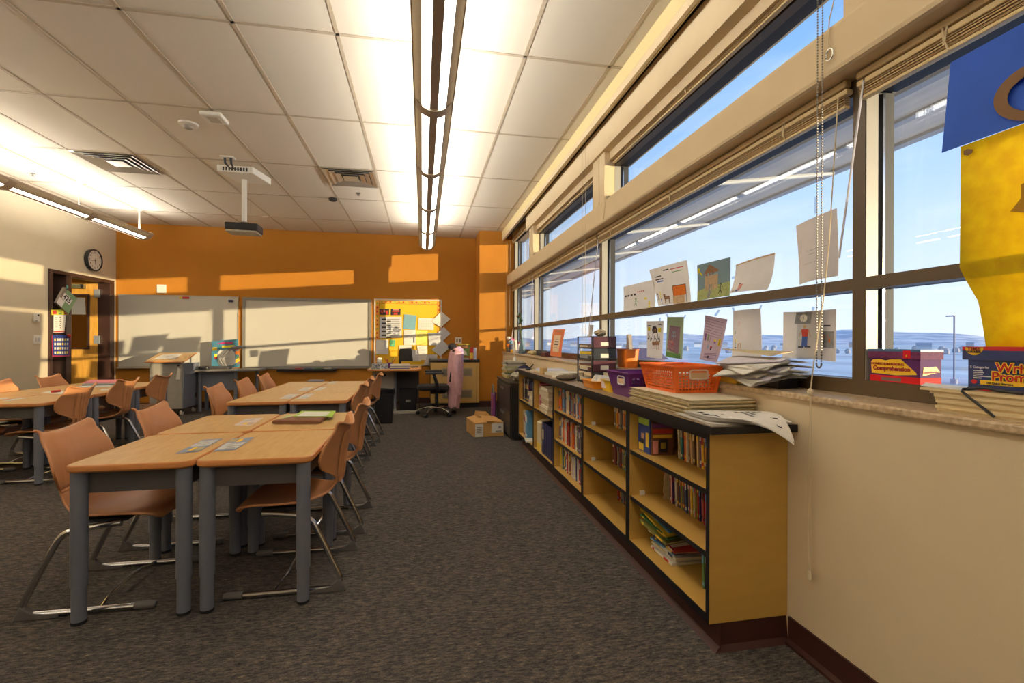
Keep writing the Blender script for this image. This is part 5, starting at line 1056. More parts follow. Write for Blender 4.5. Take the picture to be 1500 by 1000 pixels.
outl = [(1407,215),(1409,300),(1408,392),(1414,408),(1431,441),(1437,475),(1444,512)]
mb = MB(); vs_ = []
for k, (u, v) in enumerate(outl):
    x = 1.566 - .006*math.sin(k); a = at_x(u, v, x); b = Vector((x, -.33, a.z))
    for j in range(9): vs_.append(a*(1-j/8)+b*(j/8)+Vector((-.006*math.sin(j*1.1+k),0,0)))
mb.add(vs_, [(k*9+j,k*9+j+1,(k+1)*9+j+1,(k+1)*9+j) for k in range(len(outl)-1) for j in range(8)])
t = thing('banner', 'tall yellow paper sheet hanging below the blue sheet on the near window', 'banner', at_x(1440,500,1.566)); mb.build('paper', M_by, t, smooth=True, solid=.0006)
q = [at_x(u,v,1.552) for u,v in ((1480,310),(1496,290),(1496,270),(1512,262),(1560,270),(1560,300),(1510,312))]; MB().prism(q,(-.001,0,0)).build('letter', mat('dark_yellow_letter',(186,142,24),.7,trans=.3), t)
q = [at_x(u,v,1.553) for u,v in ((1412,221),(1417,218),(1425,219),(1424,224),(1418,228),(1412,227))]; MB().prism(q,(-.001,0,0)).build('stain', M_bl, t)
# ---------------------------------------------------------------- on the worktop
ZT = .8592; ZS = .9785
def slotted(name, lab, bx, tx, z0, z1, m, cols_, rows_, hx, hand, cat='basket', hside=0):
    """tapered plastic basket: bx / tx = (x0,x1,y0,y1) at the bottom and the rim; slots are real holes"""
    t = thing(name, lab, cat, ((bx[0]+bx[1])/2,(bx[2]+bx[3])/2,z0))
    def P(fx, fy, f): 
        x0 = bx[0]+(tx[0]-bx[0])*f; x1 = bx[1]+(tx[1]-bx[1])*f; y0 = bx[2]+(tx[2]-bx[2])*f; y1 = bx[3]+(tx[3]-bx[3])*f
        return Vector((x0+(x1-x0)*fx, y0+(y1-y0)*fy, z0+(z1-z0)*f))
    mb = MB()
    for side in range(4):
        nc = cols_[side % 2]
        def Q(s, f): return (P(s,0,f), P(1,s,f), P(1-s,1,f), P(0,1-s,f))[side]
        nr = rows_; us = [0]; 
        for c in range(nc): us += [.07+.86*(c+.18)/nc, .07+.86*(c+.82)/nc]
        us.append(1); fs_ = [0]
        for r in range(nr): fs_ += [.08+.76*(r+.2)/nr, .08+.76*(r+.78)/nr]
        fs_.append(1)
        for i in range(len(us)-1):
            for j in range(len(fs_)-1):
                hole = i % 2 == 1 and j % 2 == 1
                um, fm = (us[i]+us[i+1])/2, (fs_[j]+fs_[j+1])/2
                if side == 0 and abs(um-.5) < .21 and fm > .52: hole = hole and False; 
                if hx and side in hx: hole = False
                if not hole: mb.add([Q(us[i],fs_[j]),Q(us[i+1],fs_[j]),Q(us[i+1],fs_[j+1]),Q(us[i],fs_[j+1])], [(0,1,2,3)])
    mb.add([P(0,0,.01),P(1,0,.01),P(1,1,.01),P(0,1,.01)], [(0,1,2,3)])
    mb.build('basket_body', m, t, solid=.0025, off=-1)
    rim = [P(a,b,1) for a,b in ((0,0),(1,0),(1,1),(0,1))]; MB().tube(rim, .006, 8, closed=True).build('rim', m, t)
    # handle opening framed on the near end
    if hside == 0: c = P(.5,0,.70); ax = Vector((1,0,0)); nn = Vector((0,-1,0)); rx = (tx[1]-tx[0])*.20
    else: c = P(0,.35,.68); ax = Vector((0,-1,0)); nn = Vector((-1,0,0)); rx = (tx[3]-tx[2])*.16
    rz = (z1-z0)*.19
    el = [c + nn*.003 + ax*rx*max(-.9,min(.9,1.15*math.cos(k*PI/10))) + Vector((0,0,rz*max(-.9,min(.9,1.15*math.sin(k*PI/10))))) for k in range(20)]
    MB().tube(el, .0045, 6, closed=True).build('handle_frame', hand, t, smooth=True)
    mb = MB(); mb.poly([p-nn*.001 for p in el]); mb.build('handle_opening', mat('handle_tan',(206,170,130),.8), t)  # tan panel fills the handle opening
    return t
M_ob = mat('orange_basket_plastic',(224,100,26),.35,noise=.02); M_pb = mat('purple_basket_plastic',(92,30,112),.35,noise=.03)
# folders stacked under the orange basket
zz = ZT; kk = [(.0,.0,.0),(.006,.01,.02),(-.004,-.008,-.015),(.008,.004,.01),(-.006,.012,-.01),(.004,-.01,.025),(.0,.006,0),(.01,-.004,-.02),(.004,.0,.01)]
for k, (dx, dy, a) in enumerate(kk):
    th = .0075; mb = MB(); m_ = mat('manila_folder_%d' % (k % 3), ((190,170,120),(206,186,140),(178,160,118))[k % 3], .7, noise=.05)
    mb.obox((1.245+dx*.6, 2.075+dy, zz+th*.5), (.305,.58,th*.55), a*.4); mb.m = 1; mb.obox((1.245+dx*.6, 2.075+dy, zz+th*.5), (.297,.572,th*.8), a*.4)
    solo(mb, 'folder', [m_, M_page], 'manila folder, %s from the bottom of the stack under the orange basket' % ORD[k], 'folder', 'folders stacked under the orange basket'); zz += th + .0003
zb = zz + .0006
t = slotted('plastic_basket', 'orange slotted plastic basket on the stack of manila folders', (1.172,1.385,2.03,2.33), (1.148,1.402,2.005,2.355), zb, zb+.125, M_ob, (11,16), 7, None, mat('pale_handle',(214,190,170),.5))
solo(MB().obox((1.275,2.17,zb+.055), (.17,.24,.07), .03), 'paper_pack', M_paper, 'white papers inside the orange basket', 'paper stack')
t = slotted('plastic_basket', 'purple slotted plastic basket behind the manila folders on the worktop', (1.135,1.33,2.44,2.68), (1.108,1.352,2.415,2.72), ZT, ZT+.135, M_pb, (8,11), 6, (3,), mat('white_handle',(220,214,214),.5), hside=3)
solo(MB().obox((1.23,2.56,ZT+.05), (.15,.20,.08), .05), 'craft_supplies', mat('dark_contents',(70,44,86),.8,noise=.3,scale=40), 'dark supplies inside the purple basket', 'supplies')
# newspapers draped over the near end of the worktop
M_news = mat('newsprint_white', (240,234,222), .85, noise=.04, scale=80)
def flyer(k, pts, z, droop, lab, marks):
    UL, UR, LR, LL = [Vector((*p, 0)) for p in pts]
    def fn(u, v, l=0):
        p = UL*(1-u)*(1-v)+UR*u*(1-v)+LR*u*v+LL*(1-u)*v
        over = max(0, 1.56 - p.y); p.z = z + l + .010*max(0, u-.55)*2*math.sin(PI*v) - droop*over*over*6 - .10*droop*over; return p
    mb = MB(); mb.grid(fn, 18, 12); mb.grid(lambda u, v: fn(u, v, -.0006), 18, 12)
    for mi, q in marks: mb.m = mi; mb.poly([fn(u, v, .0012) for u, v in q])
    solo(mb, 'newspaper', [M_news, M_ink, M_gray_ink], lab, 'newspaper', 'newspapers on the near end of the worktop', smooth=False)
for k in range(7):
    d = .004*k; s = (-1)**k*.004
    mk = [(1,[(.06,.3),(.14,.26),(.15,.42),(.07,.42)]),(1,rect(.04,.55,.13,.75)),(1,rect(.15,.6,.18,.9)),(1,rect(.3,.5,.33,.56))]+[(2,rect(.55+.07*i,.15,.60+.07*i,.16+.6*((i*37)%10)/10+.1)) for i in range(5)]+[(1,rect(.86,.72,.92,.9))] if k == 6 else [(2,rect(.6+.07*i,.5,.64+.07*i,.95)) for i in range(4)]
    flyer(k, [(1.075+s,1.86+d),(1.404,1.80-d),(1.395,1.575-.002*k+s),(1.053+.002*k,1.575+.004*k)] if k < 3 else [(1.08+s,1.79+d),(1.402,1.74-d),(1.305-.006*(k-4),1.490-.006*k+s),(1.055+.004*k,1.60+.004*k)], ZT+.001+.0032*k+(.006 if k > 2 else 0), 1.0, 'newspaper sheet, %s from the bottom of the pile curling over the worktop end' % ORD[k] if k < 6 else 'topmost newspaper with printed columns curling over the worktop end', mk)
# tray with folded papers and yellow thing
M_ot = mat('amber_tray_plastic',(236,150,30),.4,noise=.03)
def tray(name, lab, m, x0,x1,y0,y1,z0,h,f):
    t = thing(name, lab, 'tray', ((x0+x1)/2,(y0+y1)/2,z0)); cx_, cy0 = (x0+x1)/2, (y0+y1)/2
    def rg(k, z): return [(cx_+(x-cx_)*k, cy0+(y-cy0)*k, z) for x, y in rounded(x0,x1,y0,y1,.025,4)]
    A = rg(f,z0), rg(1,z0+h), rg(1.03,z0+h), rg(1.03,z0+h-.006) ; mb = MB(); n_ = len(A[0])
    mb.add([p for q in A for p in q], [(i*n_+k,i*n_+(k+1)%n_,(i+1)*n_+(k+1)%n_,(i+1)*n_+k) for i in range(3) for k in range(n_)]+[tuple(range(n_))[::-1]]); mb.build('tray_body', m, t, solid=.002, off=-1, smooth=True)
    return t
t = tray('letter_tray', 'amber plastic tray holding folded white papers on the worktop', M_ot, 1.09,1.30,2.90,3.14,ZT,.05,.86)
MB().box(1.098,1.100,2.99,3.06,ZT+.018,ZT+.032).build('label', M_label, t)
for k, (y, a) in enumerate(((3.06,.3),(2.96,-.25))):
    mb = MB(); mb.prism([(1.14,y-.06,ZT+.03),(1.14,y+.05,ZT+.03),(1.16,y,ZT+.085)], (.13,.02*a,-.012)); solo(mb, 'folded_paper', M_paper, '%s white folded paper tent in the amber tray' % ('far','near')[k], 'paper', 'folded papers in the amber tray')
t = tray('letter_tray', 'yellow plastic tray between the amber tray and the purple basket', mat('yellow_tray_plastic',(240,196,40),.4,noise=.03), 1.12,1.32,2.71,2.87,ZT,.07,.88)
solo(MB().obox((1.20,2.79,ZT+.045),(.14,.12,.05),.3), 'paper_pack', plain((226,206,216)), 'pale papers in the yellow tray', 'paper')
# drawer tower
M_tw = mat('smoky_black_frame',(30,28,32),.35,noise=.05); M_tp = mat('smoky_plum_plastic',(84,46,56),.25,noise=.06); M_tg = mat('smoky_grey_plastic',(46,50,56),.25,noise=.06)
tx0, tx1, ty0, ty1 = 1.188, 1.375, 3.20, 3.52
t = thing('drawer_tower', 'smoky four drawer tower with white labels on the worktop', 'drawer tower', ((tx0+tx1)/2,(ty0+ty1)/2,ZT))
for x in (tx0+.004, tx1-.004):
    for y in (ty0+.005, ty1-.005): MB().box(x-.004,x+.004,y-.005,y+.005,ZT,ZT+.345).build('corner_post', M_tw, t)
for k in range(5): MB().box(tx0,tx1,ty0,ty1,ZT+.004+k*.0845,ZT+.010+k*.0845).build('tier_plate', M_tw, t)
MB().box(tx1-.004,tx1,ty0+.01,ty1-.01,ZT+.01,ZT+.34).build('side_wall', M_tg, t)
for k in range(4):
    z = ZT+.012+k*.0845; m_ = (M_tg, M_tp, M_tg, M_tp)[k]
    d = MB().box(tx0+.010,tx1-.010,ty0-.008,ty0+.004,z,z+.078).build('drawer', m_, t, bevel=.003)
    MB().box(tx0+.065,tx0+.125,ty0-.0095,ty0-.008,z+.014,z+.042).build('drawer_label', M_paper, d)
    mb = MB(); mb.box(tx0+.012,tx1-.012,ty0+.01,ty1-.012,z,z+.004).box(tx0+.010,tx0+.012,ty0+.008,ty1-.012,z,z+.026); mb.build('drawer_pan', m_, d)
for k, (c_, th, x) in enumerate((('wht',.022,1.28),('wht',.03,1.28),('brn',.012,1.28),('gry',.03,1.28),('yel',.02,1.28),('wht',.012,1.28))):
    lv = (0,1,1,2,2,3)[k]; off = (0,0,.031,0,.031,0)[k]
    solo(MB().obox((1.275,3.36,ZT+.0170+lv*.0845+off+th/2),(.155,.26,th),.01), 'paper_pack', P_[c_] if c_ != 'wht' else M_page, '%s papers in the %s drawer of the smoky tower%s' % ({'wht':'cream','brn':'brown','gry':'grey','yel':'yellow'}[c_], ('lowest','second lowest','second highest','top')[lv], (', lying on the others' if off else '')), 'paper stack', 'papers in the drawer tower')
solo(lump((1.30,3.32,ZT+.375), .045, .55), 'crumpled_paper', mat('kraft_paper',(196,180,150),.85,noise=.05), 'crumpled tan paper lying on top of the drawer tower', 'paper')
# papers left of the tower
def slab(x, y, w_, d_, z, th, a, m, lab, cat='paper', name='paper_sheet', group='papers at the far end of the worktop'):
    return solo(MB().obox((x,y,z+th/2),(w_,d_,th),a), name, m, lab, cat, group)
slab(1.25,4.55,.28,.40,ZT,.020,.1,M_page,'cream papers at the far end of the worktop'); slab(1.25,4.50,.26,.36,ZT+.0206,.014,-.1,plain((214,216,228)),'white papers on top of the cream papers at the far worktop end')
slab(1.26,4.12,.24,.30,ZT,.024,.15,P_['wht'],'grey white paper pile in the middle of the far worktop'); slab(1.27,4.08,.22,.28,ZT+.0246,.012,.5,M_paper,'white sheets turned on the grey white paper pile'); slab(1.19,3.88,.20,.22,ZT,.012,-.3,M_page,'cream booklet in front of the white paper pile')
solo(MB().obox((1.12,4.30,ZT+.03),(.05,.05,.058),.3), 'tape_roll_box', plain((206,170,110)), 'small tan box on the edge of the far worktop', 'box')
t = thing('fabric_pouch', 'grey fabric pouch beside the drawer tower', 'pouch', (1.15,3.56,ZT)); mb = MB(); mb.ball((1.13,3.62,ZT+.022), .085, 14, 8, .28); mb.build('pouch_body', mat('taupe_fabric',(104,88,70),.9,noise=.08), t, smooth=True)
solo(MB().obox((1.33,2.98,ZT+.045),(.12,.40,.09),.0), 'file_box', mat('pale_card_stack',(206,192,160),.8,noise=.05,scale=60,stretch=(1,1,10)), 'long stack of pale cards against the wall behind the purple basket', 'paper stack')
MBk = MB(); MBk.box(1.10,1.16,4.93,4.99,ZT,ZT+.015); MBk.tube([(1.13,4.96,ZT+.01),(1.17,4.93,ZT+.06)], .006, 6); solo(MBk, 'hole_punch', M_black, 'black hole punch at the far end of the worktop', 'hole punch')
# ---------------------------------------------------------------- on the stone sill
def bin_open(name, lab, x0,x1,y0,y1,z0,h,m,f=.88):
    t = tray(name, lab, m, x0,x1,y0,y1,z0,h,f); t['category'] = 'bin'; return t
t = bin_open('plastic_bin', 'orange plastic bin with curled papers on the sill behind the drawer tower', 1.44,1.56,3.20,3.36,ZS,.135,mat('bright_orange_plastic',(236,128,40),.4,noise=.03))
for k in range(4):
    y = 3.24+.025*k; mb = MB(); mb.grid(lambda u, v: Vector((1.485+.028*u+.012*math.sin(v*3+k)+.012*k, y+.012*math.sin(v*2.5), ZS+.03+.215*v)), 4, 8); solo(mb, 'curled_paper', D_back, 'curled paper strip, %s in the orange bin on the sill' % ORD[k], 'paper', 'curled papers in the orange bin', solid=.0006)
# paper heap by the near pane
M_heap = [M_news, M_paper, plain((222,216,224)), M_news]
hp = [('box',0)]
solo(MB().obox((1.50,1.80,ZS+.025),(.10,.16,.05),.05), 'file_box', M_black, 'flat black box on the sill under the paper heap', 'box')
solo(MB().obox((1.49,2.05,ZS+.022),(.13,.24,.044),-.05), 'book', P_['yel'], 'thick yellow book lying under the left of the paper heap on the sill', 'book')
zz = ZS+.052; rr = random.Random(21)
for k in range(11):
    a = (rr.random()-.5)*.9; w_ = .22+.06*rr.random(); dz = .009
    cx_ = 1.485+.02*(rr.random()-.5); cyk = 1.83+.05*(rr.random()-.5)
    def fn(u, v, l=0):
        p = Vector(((u-.5)*w_*.75, (v-.5)*.30, 0)); q = Matrix.Rotation(a,3,'Z') @ p
        X_ = cx_-.015+q.x*1.15; return Vector((X_, cyk+q.y*1.08, zz+l-.26*max(0,1.46-X_)-.02*max(0,(v-.6))*(k%2)+.010*math.sin(PI*u)*(k%3)/2))
    mb = MB(); mb.grid(fn, 6, 6); mb.grid(lambda u, v: fn(u, v, -.004), 6, 6)
    solo(mb, 'paper_sheet', M_heap[k%4], 'paper, %s from the bottom of the heap on the stone sill' % ORD[k], 'paper', 'loose papers heaped on the sill'); zz += dz*.8
solo(sheet_mb if False else MB().prism([(1.42,1.72,zz+.004),(1.58,1.78,zz+.02),(1.56,2.02,zz+.022),(1.43,2.06,zz+.028)],(0,0,.003)), 'folder', mat('manila_folder_1',(206,186,140)), 'open manila folder on top of the paper heap on the sill', 'folder')
# card boxes on the bottom rail of the window
ZR = 1.0362
t = thing('card_box', 'purple and red comprehension card box on the window rail', 'card box', (1.63,1.34,ZR))
kx0, kx1, ky0, ky1, kz = 1.588, 1.672, 1.254, 1.428, 1.150
M_pu = mat('purple_card',(88,36,98),.6,noise=.06,scale=20,spec=.25); M_rd = mat('red_card',(206,26,30),.6,spec=.25); M_yc = mat('yellow_card',(246,200,46),.4); M_tl = mat('teal_card',(40,96,132),.35); M_dred = mat('dark_red_ink',(150,28,34),.5)
mb = MB(); mb.m = 0; mb.box(kx0,kx1,ky0,ky1,ZR+.022,kz-.03); mb.m = 1; mb.box(kx0-.0004,kx1,ky0-.0004,ky1+.0004,ZR,ZR+.022); mb.build('box_body', [M_pu, M_rd], t)
mb = MB(); mb.m = 0; mb.box(kx0-.004,kx1+.004,ky0-.004,ky1+.004,kz-.032,kz-.008); mb.m = 1; mb.box(kx0-.004,kx1+.004,ky0-.004,ky1+.004,kz-.008,kz); mb.build('lid', [mat('plum_card',(104,44,84),.6,noise=.2,scale=120,spec=.25), M_tl], t)
def kf(u, v, l=.0006): return Vector((kx0-l, ky1-(ky1-ky0)*u, kz-(kz-ZR)*v))
mb = MB(); mb.poly([kf(*p) for p in ((.02,.40),(.06,.33),(.22,.31),(.33,.35),(.45,.30),(.64,.30),(.92,.66),(.94,.73),(.55,.78),(.04,.75))]); mb.build('yellow_burst', M_yc, t)
lettering('title_lettering', 'NONFICTION READING', kf(.37,.455,.001), (0,-1,0), (0,0,1), .0108, M_dred, t, .0003)
lettering('title_lettering', 'Comprehension', kf(.45,.59,.001), (0,-1,0), (0,0,1), .0200, M_dred, t, .0007)
MB().box(kx0-.0012,kx0-.0006,ky0+.062,ky1-.042,ZR+.004,ZR+.016).build('caption_strip', mat('grey_strip',(112,98,84),.6), t)
MB().box(kx0-.0052,kx0-.004,ky0+.028,ky0+.052,kz-.030,kz-.004).build('level_tag', M_rd, t)
lettering('level_lettering', '4', (kx0-.0054,ky0+.040,kz-.022), (0,-1,0), (0,0,1), .011, M_yc, t, .0003)
mb = MB(); mb.prism([(kx0+.008,ky0-.0006,ZR+.028),(kx1-.006,ky0-.0006,ZR+.040),(kx1-.022,ky0-.0006,ZR+.058),(kx0+.012,ky0-.0006,ZR+.056)], (0,-.0006,0)); mb.build('yellow_burst', M_yc, t)
lettering('title_lettering', 'Comprehension', ((kx0+kx1)/2-.004,ky0-.0014,ZR+.040), (1,0,.03), (0,0,1), .0098, M_dred, t, .0003)
# bound paper stack, blue card box
M_stk = mat('stacked_paper_edges',(214,192,146),.8,noise=.09,scale=30,stretch=(1,1,40))
zz = ZS
for k in range(8):
    th = .0078; sh = .012*max(0,(k-4)/3)**2*3
    solo(MB().box(1.452-.003*(k%2)-.004*k*.3,1.585,.30,1.10+sh+.003*math.sin(k*2),zz,zz+th), 'paper_ream', M_stk, 'paper ream, %s from the bottom of the corded stack on the sill' % ORD[k], 'paper stack', 'paper reams of the corded stack'); zz += th+.0003
zst = zz
solo(MB().prism([(1.455,1.02,zst),(1.57,1.02,zst),(1.585,1.235,zst),(1.47,1.16,zst)],(0,0,.0012)), 'paper_sheet', M_paper, 'white sheet lying on the corded stack beside the purple card box', 'paper')
t = thing('elastic_cord', 'black cord tied round the paper stack below the blue card box', 'cord', (1.44,.98,ZS))
MB().tube([(1.55,1.035,zst+.004),(1.447,1.03,zst+.004),(1.440,1.028,zst-.002),(1.444,.99,zst-.035),(1.446,.958,ZS+.004)], .0035, 8).build('string', M_black, t, smooth=True)
MB().tube(catmull([(1.448,1.02,zst+.006),(1.45,.98,zst+.012),(1.45,.95,zst+.008),(1.452,.90,zst+.006)],4), .005, 8).build('knot', M_black, t, smooth=True)
zq = zst+.0022
nx0, ny0, ny1, nz = 1.478, .62, 1.052, 1.163
t = thing('card_box', 'dark blue and red writing prompts card box on the corded paper stack', 'card box', (1.53,.85,zq))
M_nb = mat('navy_card',(36,52,104),.4,noise=.05); M_cred = mat('crimson_card',(186,20,32),.4)
mb = MB(); mb.m = 0; mb.box(nx0,1.575,ny0,ny1-.012,zq+.004,nz-.03); mb.m = 1; mb.box(nx0-.0004,1.575,ny0,ny1-.0116,zq,zq+.004); mb.build('box_body', [M_nb, M_cred], t)
mb = MB(); mb.m = 0; mb.box(nx0-.004,1.579,ny0-.01,ny1,nz-.036,nz-.010); mb.m = 1; mb.box(nx0-.004,1.579,ny0-.01,ny1,nz-.010,nz); mb.build('lid', [M_nb, M_cred], t)
def nf(px_, py_, l=.0006): p = at_x(px_, py_, nx0-l); return p
mb = MB(); c0 = at_x(1427,508.5,nx0-.005); r_ = abs(at_x(1413.5,508,nx0-.005).y-at_x(1440,508,nx0-.005).y)/2
mb.poly([c0+Vector((0,r_*math.cos(PI+k*PI/12),.0215*math.sin(PI+k*PI/12))) for k in range(13)]); mb.build('yellow_badge', M_yc, t)
yd = (0,-1,0); zd = (0,0,1)
lettering('badge_lettering', 'TIME', c0+Vector((-.0006,0,-.0045)), yd, zd, .0145, M_dred, t, .0003)
lettering('badge_lettering', 'FOR KIDS', c0+Vector((-.0006,0,-.0125)), yd, zd, .0075, M_ink, t, .0003)
for txt, u, v, s in (('Writing',1460,539,.034),('Prompts',1453,551.5,.034)):
    p = nf(u, v); lettering('title_outline', txt, p, yd, zd, s, M_yc, t, .0026, 'LEFT'); lettering('title_lettering', txt, p+Vector((-.0008,0,0)), yd, zd, s, M_cred, t, .0004, 'LEFT')
M_small = mat('pale_print',(206,206,214),.7)
lettering('list_heading', '5 Categories', nf(1421.5,537), yd, zd, .0085, M_small, t, .0002, 'LEFT')
for k, wd in enumerate((16,18,16,30,14)): 
    a, b = nf(1426,542+2.7*k), nf(1426+wd*.85,542.3+2.75*k); MB().box(nx0-.0016,nx0-.0004,min(a.y,b.y),max(a.y,b.y),a.z-.0014,a.z+.0014).build('list_line', M_small, t)
a, b = nf(1436,559.5), nf(1510,564.5); MB().prism([a+Vector((0,0,.006)),a+Vector((0,0,-.006)),b+Vector((0,.02,-.006)),b+Vector((0,0,-.001)),b+Vector((0,.02,.006))],(-.0008,0,0)).build('pencil_emblem', M_yc, t)
lettering('pencil_lettering', '150 Quick Starters', nf(1444,560.6,.0016), yd, zd, .0078, M_ink, t, .0002, 'LEFT')
p = nf(1427,558.5); MB().prism([p+Vector((0,.007*math.cos(k*PI/5),.006*math.sin(k*PI/5))) for k in range(10)],(-.0008,0,0)).build('red_emblem', M_cred, t)
# far sill: leaflet, cup, knick-knacks, vase with rose
c = [at_x(811,482,1.50), at_x(828.5,482,1.50), at_x(820,522.5,1.44), at_x(804,521,1.44)]
o = sheet('leaflet', c, [mat('orange_card',(224,126,74),.7,noise=.03), plain((232,206,172)), M_gray_ink, P_['dk']], 'orange leaflet with a cream panel standing on the sill', 'leaflet', None, [(1,rect(.22,.22,.78,.84)),(2,rect(.4,.36,.62,.39)),(3,rect(.32,.44,.68,.48)),(3,rect(.32,.54,.66,.58)),(2,rect(.42,.66,.58,.68)),(2,rect(.3,.08,.7,.10))], cup=.0, curl=-.02)
def cup(name, x, y, r, h, m, lab, cat='cup'): return solo(MB().lathe((x,y,ZS), [(r*.82,0),(r,h),(r*.9,h),(r*.74,.004)], 18), name, m, lab, cat, smooth=True)
cup('paper_cup', 1.46, 3.66, .04, .11, mat('pale_floral_cup',(222,208,178),.6,noise=.08,scale=40), 'pale patterned cup on the sill left of the drawer tower')
for k in range(5): MB().tube([(1.46,3.66,ZS+.03),(1.46+.02*math.cos(k*2),3.66+.03*math.sin(k*2),ZS+.145)], .004, 6).build('brush', (M_white,P_['sky'],M_white,P_['gry'],P_['yel'])[k], bpy.data.objects['paper_cup'])
x = 1.47
t = thing('bud_vase', 'clear glass vase with a red rose on the far sill', 'vase', (x,6.93,ZS))
MB().lathe((x,6.93,ZS), [(.045,0),(.052,.01),(.045,.10),(.024,.19),(.026,.215),(.022,.215),(.020,.19),(.040,.10),(.046,.014)], 20).build('glass_body', mat('blue_glass',(150,180,190),.08,spec=.8,trans=.5), t, smooth=True)
st = MB(); st.tube(catmull([(x,6.93,ZS+.03),(x,6.95,ZS+.22),(x-.01,7.02,ZS+.40),(x-.01,7.08,ZS+.56)],4), .006, 6); st.build('stem', mat('stem_green',(96,124,72),.7), t, smooth=True)
rr = random.Random(4); lm = MB()
for k in range(26):
    p = Vector((x-.02+.07*(rr.random()-.5), 7.03+.2*(rr.random()-.5), ZS+.36+.24*rr.random())); a = rr.random()*6; d = Vector((.3*math.sin(a),math.cos(a),math.sin(a)))*.03; q = Vector((.012,-d.z*.5,d.y*.5)); lm.prism([p-d,p-q,p+d,p+q],(.001,0,0))
lm.build('leaves', mat('rose_leaf_green',(54,78,46),.7,noise=.15), t)
for p in ((x-.03,7.09,ZS+.57),(x-.02,7.0,ZS+.42)): MB().ball(p, .025 if p[1] > 7.05 else .02, 9, 6).build('bloom', P_['red'] if p[1] > 7.05 else plain((214,190,150)), t, smooth=True)
def can(name, y, xx, r, h, m, lab, cat='jar'): return solo(MB().cyl((xx,y,ZS), r, h, 14), name, m, lab, cat, smooth=True)
can('spray_can', 7.15, 1.46, .028, .15, plain((176,168,176)), 'grey bottle beside the rose vase on the far sill', 'bottle')
can('glue_bottle', 7.37, 1.45, .03, .20, plain((228,216,190)), 'white glue bottle on the far sill', 'bottle')
can('red_tube', 7.27, 1.49, .026, .18, plain((120,44,54)), 'dark red tube behind the white glue bottle', 'bottle')
can('honey_jar', 7.54, 1.44, .034, .05, plain((240,180,40)), 'yellow jar on the far sill', 'jar'); can('photo_mug', 7.70, 1.45, .04, .13, plain((70,74,96)), 'dark patterned mug with paper flowers on the far sill', 'mug')
for k, c_ in enumerate(('sky','magenta','wht','sky')): solo(lump((1.45+.02*(k%2),7.66+.05*k,ZS+.17+.04*(k%2)), .035, .9), 'paper_flower', P_[c_], '%s paper flower above the dark mug on the far sill' % ('first blue','pink','white','second blue')[k], 'paper flower')
can('pencil_cup', 7.90, 1.44, .04, .08, plain((110,96,60)), 'olive cup with orange flower on the far sill', 'cup'); solo(lump((1.44,7.90,ZS+.11), .045, .6), 'orange_flower', P_['org'], 'orange flower on the olive cup at the far sill end', 'paper flower')
solo(MB().box(1.47,1.50,8.0,8.20,ZS,ZS+.20), 'picture_frame', mat('navy_card',(36,52,104)), 'navy blue picture block at the far end of the sill', 'picture'); solo(lump((1.48,8.10,ZS+.235), .03, 1), 'white_knob_figure', M_white, 'tiny white figure on top of the navy block', 'figurine')
solo(lump((1.46,6.20,ZS+.03), .075, .4), 'shell_dish', mat('straw_weave',(206,184,130),.8,noise=.1), 'straw coloured dish on the sill left of the orange leaflet', 'dish'); solo(MB().box(1.46,1.56,5.55,5.75,ZS,ZS+.05), 'wooden_box', plain((92,40,36)), 'small dark red wooden box on the sill beside the orange leaflet', 'box')
solo(MB().box(1.50,1.57,5.85,6.15,ZS,ZS+.07), 'dark_case', M_dark, 'dark case behind the straw dish on the far sill', 'case')
# ---------------------------------------------------------------- on the student tables
ZTB = TH+.0008
M_lam = mat('blue_white_name_plate',(120,140,168),.3,noise=.05)
def plate(pxs, lab, cat='name plate', name='name_plate', mats=None, marks=None, group='name plates on the tables'):
    c = [at_z(u,v,ZTB) for u,v in pxs]
    marks = marks if marks is not None else [(1,rect(.06,.42,.94,.9)),(2,rect(.38,.1,.6,.36)),(3,rect(.68,.08,.78,.34)),(3,rect(.83,.1,.92,.34))]+strokes(4,3,.1,.8,.5,.82,.05)
    o = sheet(name, c, mats or [M_lam, plain((206,204,198)), M_yc, plain((206,184,110)), M_gray_ink], lab, cat, group, marks, n=Vector((0,0,1)), nu=2, nv=2); o.location.z -= .0035; return o
plate([(256.5,664),(291.5,661),(327,642),(297,644)], 'blue and white laminated name plate on the near left table')
plate([(373,640),(341,642),(311,661),(345,659)], 'blue and white laminated name plate on the near right table')
plate([(341.5,623),(368,623),(386.5,611.5),(361,613)], 'cream name plate with a yellow corner on the far left table of the nearest group', mats=[plain((222,204,190)), plain((228,214,204)), M_yc, plain((190,160,140)), M_gray_ink])
for pxs, lab in (([(408.5,583.5),(426,583.5),(439,577),(423,577)],'white name plate left of the seam on the first row of the rear group'),([(434,583.5),(448,583.5),(461,576.5),(447,577)],'white name plate right of the seam on the first row of the rear group'),([(436,572),(450,572),(459.5,566.5),(446,567)],'white name plate left of the seam on the middle row of the rear group'),([(459,571.5),(470,571.5),(480,566.5),(469,566.5)],'white name plate right of the seam on the middle row of the rear group'),([(478,561.5),(490,561.5),(496,558.5),(486,558.5)],'white name plate on the farthest row of the rear group')):
    plate(pxs, lab, mats=[plain((214,210,206)), plain((224,218,210)), plain((206,206,200)), plain((180,190,200)), M_gray_ink])
plate([(2,587),(14,587),(42,582),(28,582.5)], 'pale name plate on the nearest right table of the door group', mats=[plain((204,206,210)), plain((220,216,210)), plain((206,206,200)), plain((180,190,200)), M_gray_ink])
plate([(-6,584.5),(8,584.5),(14,582.5),(0,582.5)], 'pale name plate left of the seam on the door group table', mats=[plain((204,206,210)), plain((220,216,210)), plain((206,206,200)), plain((180,190,200)), M_gray_ink])
